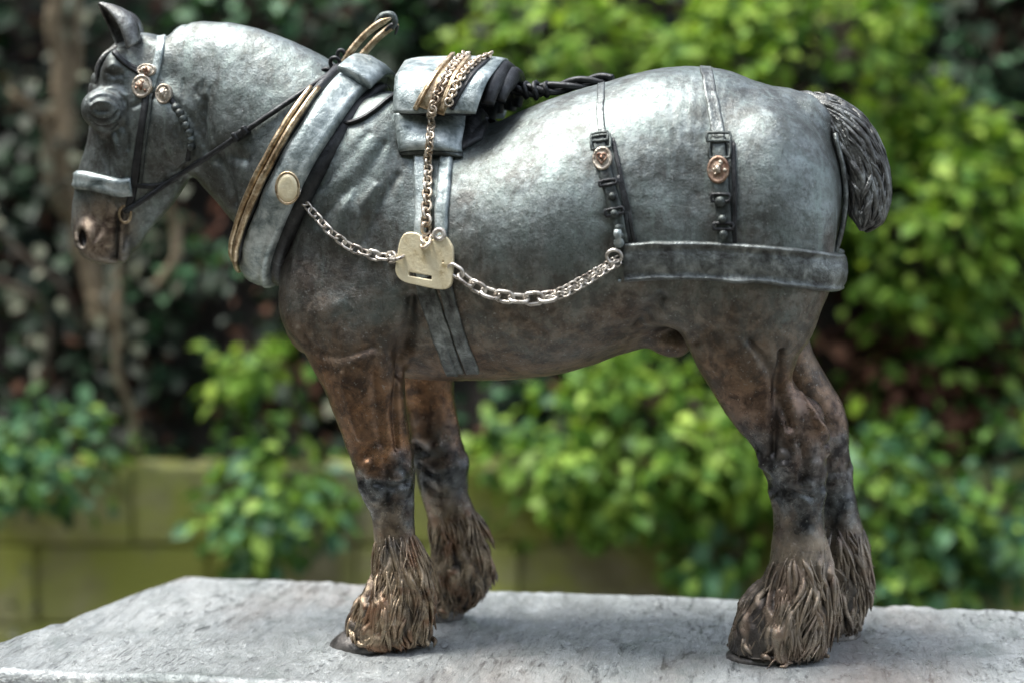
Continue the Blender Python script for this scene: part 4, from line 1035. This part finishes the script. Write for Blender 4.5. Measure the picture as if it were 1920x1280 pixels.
wall = empty('garden_wall', (float(wo[0]), float(wo[1]), -1.3), YAW); tag(wall, 'low retaining wall of large mossy green stone blocks behind the statue', 'wall')
Hh = wtop + 1.3; v, f = rbox((0, .24, Hh / 2 - .01), (2.9, .16, Hh / 2 - .012), None, .05); mk('wall_core', v, f, M['mortar'], wall, smooth=False)
rowh = .197; nrow = int(Hh / rowh) + 1; z1 = Hh; r_ = random.Random(4)
for row in range(nrow):
    h_ = rowh if z1 - rowh > .06 else z1
    x = -2.8 + (.0 if row % 2 else .21) - .07; 
    while x < 2.8:
        w_ = r_.uniform(.36, .5); d_ = r_.uniform(0, .012)
        v, f = rbox((0, 0, 0), (w_ / 2 - .002, .07, h_ / 2 - .002), None, .07); v = np.array(v)
        c = np.array([x + w_ / 2, .02 - d_, z1 - h_ / 2]); v += (vnoise(v + c, 14, 71) * .006)[:, None] * np.array([.4, 1, .6])
        o = mk('block', v, f, M['wall'], wall, smooth=False); o.location = c; o.rotation_euler = (r_.uniform(-.01, .01), r_.uniform(-.008, .008), r_.uniform(-.02, .02)); x += w_
    z1 -= h_
    if z1 < .05: break
# unseen dark slope added around the camera to keep low sky light off the bronze
def slope_ring():
    vs = []; n, m = 90, 12
    for i in range(n + 1):
        a = math.radians(-232 + 284 * i / n); d0 = np.array([math.sin(a), -math.cos(a), 0]) * -1
        for j in range(m + 1):
            t = j / m; r = 9 + 7 * t; vs.append((d0[0] * -r, d0[1] * -r, -1.4 + 13.0 * t ** .8))
    vs = np.array(vs); vs += (vnoise(vs, .9, 91) * .7)[:, None] * np.array([.5, .5, 1]); ii = np.arange((n + 1) * (m + 1)).reshape(n + 1, m + 1)
    Q_ = np.stack([ii[:-1, :-1], ii[1:, :-1], ii[1:, 1:], ii[:-1, 1:]], -1).reshape(-1, 4); return vs, Q_
M['sky_blocker'] = soil_mat('dark_sky_blocker', (.012, .022, .010), (.04, .06, .025), 2, .2)
sv, sq = slope_ring(); mk_arr('sky_blocker_slope', sv, sq, M['sky_blocker'], kind='structure')
# bank of earth behind the wall
nb_u, nb_v = 70, 50; vs = []
for i in range(nb_u):
    for j in range(nb_v):
        u = -5.5 + 11 * i / (nb_u - 1); t = j / (nb_v - 1); s = t * 4.4
        d = WD + .12 + .30 * min(s, .8) + .34 * max(s - .8, 0) + (0 if s < 3.6 else (s - 3.6) * 2); z = wtop - .05 + min(s * .9, 3.3)
        b = CAM + HF * d + CR * u; vs.append((b[0], b[1], z))
vs = np.array(vs); vs += (vnoise(vs, 3, 81) * .10 + vnoise(vs, 9, 82) * .05)[:, None] * np.array([-HF[0], -HF[1], .6])
ii = np.arange(nb_u * nb_v).reshape(nb_u, nb_v); Qs = np.stack([ii[:-1, :-1], ii[1:, :-1], ii[1:, 1:], ii[:-1, 1:]], -1).reshape(-1, 4)
mk_arr('earth_bank', vs, Qs, M['soil'], kind='structure')
# leaves
def leaf_mat(name, c1, c2, c3, rough=.55, trans=.38, spec=.28):
    t = NT(name); oi = t.n('ObjectInfo'); g = t.n('NewGeometry')
    rnd = t.math('FRACT', t.math('ADD', oi.outputs['Random'], g.outputs['Random Per Island'])); c = t.ramp(rnd, [(0, c1), (.5, c2), (1, c3)])
    c = t.mix(t.ramp(t.noise(60, 3, .6, g.outputs['Position']), [(.4, 0.0), (.8, .4)]), c, tuple(k * .55 for k in c1))
    setm(t, c, rough, 0.0); t.b.inputs['Specular IOR Level'].default_value = spec
    tr = t.n('BsdfTranslucent'); t.l(t.mix(1.0, c, (1.0, 1.0, .55), 'MULTIPLY'), tr.inputs['Color']); ms = t.n('MixShader'); ms.inputs[0].default_value = trans
    t.l(t.b.outputs[0], ms.inputs[1]); t.l(tr.outputs[0], ms.inputs[2]); t.l(ms.outputs[0], t.out.inputs['Surface']); return t.m
M['lf_bright'] = leaf_mat('bright_yellow_green_leaf', (.09, .20, .025), (.22, .38, .05), (.44, .60, .10))
M['lf_mid'] = leaf_mat('mid_green_leaf', (.035, .10, .018), (.12, .25, .04), (.30, .45, .08))
M['lf_dark'] = leaf_mat('dark_green_leaf', (.004, .011, .006), (.009, .026, .012), (.025, .055, .025), .5, .15, .22)
M['lf_teal'] = leaf_mat('blue_green_leaf', (.03, .09, .04), (.06, .16, .07), (.12, .24, .12), .55, .25)
M['lf_grey'] = leaf_mat('grey_green_leaf', (.015, .02, .013), (.05, .06, .04), (.2, .21, .14), .6, .2, .25)
M['lf_red'] = leaf_mat('withered_red_brown_leaf', (.03, .012, .008), (.09, .035, .02), (.20, .10, .06), .7, .2, .2)
M['bark'] = soil_mat('pale_tan_bark', (.10, .075, .045), (.24, .19, .12), 25, .006)
M['twig'] = soil_mat('brown_twig_bark', (.03, .022, .015), (.08, .06, .04), 30, .004)
def leaf_geo(L, w, fold=.25, curl=.2):
    n = 4; vs = []; fs = []
    W_ = [0.12, .85, 1.0, .62, .0]
    for i in range(n + 1):
        t = i / n; z = -curl * L * t * t; h = W_[i] * w / 2
        vs += [(t * L, -h, z + fold * h), (t * L, 0, z), (t * L, h, z + fold * h)]
    for i in range(n):
        a = i * 3; fs += [(a, a + 1, a + 4, a + 3), (a + 1, a + 2, a + 5, a + 4)]
    return np.array(vs), fs
_leafmesh = {}
def leaf_mesh(mat, L, w):
    k = (mat.name, L, w)
    if k not in _leafmesh:
        v, f = leaf_geo(L, w); me = bpy.data.meshes.new('leaf'); me.from_pydata([tuple(a) for a in v], [], f); me.materials.append(mat)
        me.polygons.foreach_set('use_smooth', [True] * len(me.polygons)); _leafmesh[k] = me
    return _leafmesh[k]
def frames(n, out, droop, spread=.7):
    """random leaf frames: tip direction leaning outward and down, face mostly up"""
    tip = nrm(out * 1.0 + rng.normal(0, spread, (n, 3)) + np.array([0, 0, -droop])); up = nrm(np.array([0, 0, 1.0]) + out * .55 + rng.normal(0, .35, (n, 3)))
    s = nrm(np.cross(up, tip)); u = np.cross(tip, s); return tip, s, u
def scatter(name, P, out, L, w, mat, parent, droop=.4, spread=.7, origin=np.zeros(3), kind='stuff'):
    n = len(P); tip, s, u = frames(n, out, droop, spread); v, f = leaf_geo(1.0, w / L); sc = L * rng.uniform(.55, 1.6, n)
    VV = (P - origin)[:, None, :] + (tip[:, None, :] * v[None, :, 0:1] + s[:, None, :] * v[None, :, 1:2] + u[:, None, :] * v[None, :, 2:3]) * sc[:, None, None]
    F = np.array(f)[None] + (np.arange(n) * len(v))[:, None, None]; o = mk_arr(name, VV.reshape(-1, 3), F.reshape(-1, 4), mat, parent, kind=kind); return o
def shrub(name, label, cat, c, rad, nclump, per, mats, L=.038, w=.026, droop=.4, nobj=300, clr=.058, stems=5, group=None, base=None, seed=0, shell=.55):
    """c: world centre, rad: (across, deep, high)"""
    g = np.random.default_rng(seed); c = np.array(c)
    d = nrm(g.normal(0, 1, (nclump * 3, 3))); d = d[(d @ -HF) > -.55][:int(nclump * .8)]; r = g.uniform(shell, 1.0, len(d)) ** .6
    r *= 1 + vnoise(d, 2.3, 90 + seed) * .28
    cc = c + (d[:, :1] * rad[0] * CR + d[:, 1:2] * rad[1] * HF + d[:, 2:3] * np.array([0, 0, rad[2]])) * r[:, None]
    P = []; O = []
    for q, dd in zip(cc, d):
        n = max(3, int(per * 1.9 * g.uniform(.4, 1.6))); k = g.normal(0, 1, (n, 3)); k /= np.maximum(1, np.linalg.norm(k, axis=1, keepdims=True) / 1.6)
        P.append(q + k * clr * g.uniform(.5, 1.1)); o_ = dd[0] * CR + dd[1] * HF + np.array([0, 0, dd[2] * .7]); O.append(nrm(k * .6 + o_))
    P = np.vstack(P); O = np.vstack(O)
    b = np.array(base) if base is not None else np.array([c[0], c[1], c[2] - rad[2] * .9]); root = empty(name, b); tag(root, label, cat, group)
    mb = MB()
    for i in range(stems):
        e = cc[g.integers(len(cc))]; m_ = (b + e) / 2 + g.normal(0, .05, 3); v, f = tube(crom(np.array([b + g.normal(0, .02, 3), m_, e]) - b, 5), [.011, .008, .003], 6); mk('stem', v, f, M['twig'], root)
    for i in range(len(cc)):
        j = g.integers(len(cc)); e = cc[i]; s_ = c * .6 + e * .4 + g.normal(0, .03, 3); v, f = tube(crom(np.array([s_, (s_ + e) / 2 + g.normal(0, .03, 3), e]) - b, 3), [.005, .0015], 4); mb.add(v, f)
    mb.build('twigs', M['twig'], root, kind='stuff')
    order = np.argsort((P - CAM) @ HF); near_ = order[:nobj]; rest = order[nobj:]; assign = g.integers(0, len(mats), len(P))
    tip, s, u = frames(len(near_), O[near_], droop)
    for k, i in enumerate(near_):
        sc = g.uniform(.6, 1.65); me = leaf_mesh(mats[assign[i]], L, w); o = bpy.data.objects.new('leaf', me); COL.objects.link(o); o.parent = root
        T, B_, N_ = tip[k] * sc, s[k] * sc, u[k] * sc; p = P[i] - b
        o.matrix_local = Matrix(((T[0], B_[0], N_[0], p[0]), (T[1], B_[1], N_[1], p[1]), (T[2], B_[2], N_[2], p[2]), (0, 0, 0, 1)))
    for k, m_ in enumerate(mats):
        sel = rest[assign[rest] == k]
        if len(sel): scatter('foliage', P[sel], O[sel], L, w, m_, root, droop, .7, b)
    return root
B_, MI, DK, TE, GR, RD_ = (M[k] for k in ('lf_bright', 'lf_mid', 'lf_dark', 'lf_teal', 'lf_grey', 'lf_red'))
def sh(px, py, rx, rz, depth, *a, deep=.3, **k):
    s = depth / F_PX; return dict(c=at(px, py, depth), rad=(rx * s, deep, rz * s))
def S_(name, label, cat, px, py, rx, rz, depth, nclump, per, mats, deep=.28, **k):
    q = sh(px, py, rx, rz, depth, deep=deep); b = at(px, py, depth + .25); zb_ = min(q['c'][2] - q['rad'][2] * .8, 1.5)
    zb_ = max(wtop - .02, zb_); return shrub(name, label, cat, q['c'], q['rad'], nclump, per, mats, base=(b[0], b[1], zb_), **k)
S_('laurel_bush', 'bright yellow-green bush behind the horse\'s back strap and saddle', 'bush', 1060, 110, 190, 150, 4.85, 60, 12, [B_, B_, MI], seed=1)
S_('laurel_bush', 'large sunlit yellow-green bush above the horse\'s rump', 'bush', 1470, 130, 250, 200, 4.7, 90, 13, [B_, B_, MI], seed=2)
S_('laurel_bush', 'bright green bush spilling down behind the horse\'s tail', 'bush', 1760, 430, 200, 210, 4.65, 80, 12, [B_, B_, MI], seed=3)
S_('holly_bush', 'dark green bush in the top right corner', 'bush', 1860, 130, 150, 230, 5.0, 60, 12, [DK, DK, TE], seed=4)
S_('ivy_bush', 'mid green leafy shrub between the horse\'s belly and hind leg', 'bush', 1190, 840, 230, 165, 4.45, 85, 12, [MI, B_, MI], seed=5, droop=.7)
S_('ivy_bush', 'green leafy shrub hanging over the wall at bottom right', 'bush', 1640, 960, 170, 150, 4.42, 60, 12, [MI, TE, MI], seed=6, droop=.7)
S_('ivy_bush', 'glossy green shrub at the right edge beside the wall', 'bush', 1850, 930, 130, 180, 4.5, 55, 11, [MI, TE], seed=16, droop=.7)
S_('ivy_bush', 'small green shrub on the wall left of the front legs', 'bush', 535, 930, 112, 115, 4.42, 42, 11, [MI, TE, MI], seed=7, droop=.7)
S_('ivy_bush', 'low blue-green shrub on the wall at far left', 'bush', 85, 850, 150, 62, 4.42, 34, 10, [TE, MI, TE], seed=8, droop=.6)
S_('lilac_bush', 'sparse grey-green shrub below the horse\'s head', 'bush', 350, 590, 190, 150, 4.8, 42, 8, [GR, TE, DK], seed=9)
S_('yew_bush', 'dark blue-green bush above the horse\'s neck', 'bush', 600, 40, 260, 130, 5.0, 65, 11, [DK, TE, DK], seed=10)
S_('withered_bush', 'reddish brown withered shrub behind the hind legs', 'bush', 1720, 700, 200, 110, 4.75, 50, 11, [RD_, RD_, MI], seed=11)
S_('laurel_bush', 'small yellow-green bush in front of the horse\'s chest', 'bush', 480, 680, 60, 90, 4.6, 14, 8, [B_, MI], seed=12)
S_('holly_bush', 'dark green bush directly under the horse\'s belly', 'bush', 930, 800, 120, 120, 4.75, 36, 10, [DK, TE], seed=13)
S_('ivy_bush', 'drooping green shrub between belly and wall at right of centre', 'bush', 1420, 850, 120, 110, 4.5, 34, 10, [MI, B_], seed=14, droop=.7)
S_('ivy_bush', 'small trailing green shrub low on the wall left of the near hind leg', 'bush', 1330, 1040, 70, 50, 4.36, 18, 8, [MI, TE], seed=17, droop=.8, deep=.12)
S_('ivy_bush', 'trailing green shrub just above the slab at right of the hind legs', 'bush', 1740, 1060, 120, 55, 4.36, 26, 9, [MI, TE, MI], seed=18, droop=.8, deep=.12)
# dark ivy that covers the bank
n = 13000; u = rng.uniform(-2.6, 2.6, n); s = rng.uniform(0, 3.2, n) ** 1.0
d = WD + .08 + .30 * np.minimum(s, .8) + .34 * np.maximum(s - .8, 0) - rng.uniform(-.02, .10, n); P = CAM + HF * d[:, None] + CR * u[:, None]; P[:, 2] = wtop - .05 + s * .9
keep = vnoise(P, 3.0, 84) + rng.uniform(-.5, .5, n) > -.1; P = P[keep]; O = np.tile(-HF, (len(P), 1)); h_ = rng.random(len(P)) < .8
scatter('ivy_cover', P[h_], O[h_], .055, .042, DK, None, .5, .7); scatter('ivy_cover', P[~h_][::2], O[~h_][::2], .05, .034, GR, None, .6, .8)
# dry leaf litter on the bank
n = 2200; u = rng.uniform(-2.6, 2.6, n); s = rng.uniform(0, 1.6, n); d = WD + .1 + .30 * np.minimum(s, .8) + .34 * np.maximum(s - .8, 0) - rng.uniform(0, .05, n)
P = CAM + HF * d[:, None] + CR * u[:, None]; P[:, 2] = wtop - .05 + s * .9; scatter('leaf_litter', P, np.tile(-HF, (n, 1)), .045, .022, RD_, None, .5, .9)
# climbing stems on the left
def climber(label, paths, depth, leaves, seed, mat):
    g = np.random.default_rng(seed); x0 = at(*paths[0][0][-1], depth); b = np.array([x0[0], x0[1], max(wtop - .03, x0[2])]); root = empty('climbing_plant', b); tag(root, label, 'vine')
    PP = []
    for pts, r0, r1 in paths:
        C = crom([at(a, q, depth - .02 * g.random()) + g.normal(0, .012, 3) for a, q in pts], 7); C += (vnoise(C, 12, seed) * .012)[:, None]
        v, f = tube(C - b, [r1, (r0 + r1) / 2, r0], 7); mk('stem', v, f, mat, root); PP.append(C)
    P = np.vstack(PP); P = P[g.integers(0, len(P), leaves)] + g.normal(0, .035, (leaves, 3))
    for k in range(leaves):
        T, B2, N2 = [q[0] for q in frames(1, -HF[None], .9)]; sc = g.uniform(.6, 1.1); me = leaf_mesh(GR, .05, .03); o = bpy.data.objects.new('leaf', me); COL.objects.link(o); o.parent = root; p = P[k] - b
        o.matrix_local = Matrix(((T[0] * sc, B2[0] * sc, N2[0] * sc, p[0]), (T[1] * sc, B2[1] * sc, N2[1] * sc, p[1]), (T[2] * sc, B2[2] * sc, N2[2] * sc, p[2]), (0, 0, 0, 1)))
climber('thick pale tan climbing stems at the upper left behind the horse\'s head', [([(105, -60), (100, 60), (118, 160), (110, 260), (135, 360), (160, 470), (215, 600)], .030, .022), ([(150, -60), (140, 50), (128, 140), (95, 220), (105, 320), (120, 420)], .014, .010),
    ([(60, 200), (90, 240), (130, 300), (140, 400)], .012, .006), ([(0, 170), (40, 200), (90, 215)], .010, .006)], 4.62, 70, 31, M['bark'])
climber('thin pale vine hanging down below the horse\'s muzzle', [([(225, 430), (232, 520), (228, 600), (222, 660), (240, 740), (255, 850)], .009, .012), ([(300, 380), (325, 430), (332, 490), (300, 560)], .010, .014), ([(185, 560), (210, 640), (235, 700)], .006, .008)], 4.45, 60, 32, M['bark'])
climber('brown bare twigs tangled at the left edge', [([(0, 430), (60, 500), (120, 560), (170, 640)], .006, .008), ([(-20, 520), (60, 560), (100, 660), (90, 760)], .007, .009), ([(30, 930), (20, 1010), (30, 1120), (10, 1200)], .010, .014)], 4.5, 40, 33, M['twig'])
print('all', time.time() - T0, len(bpy.data.objects))
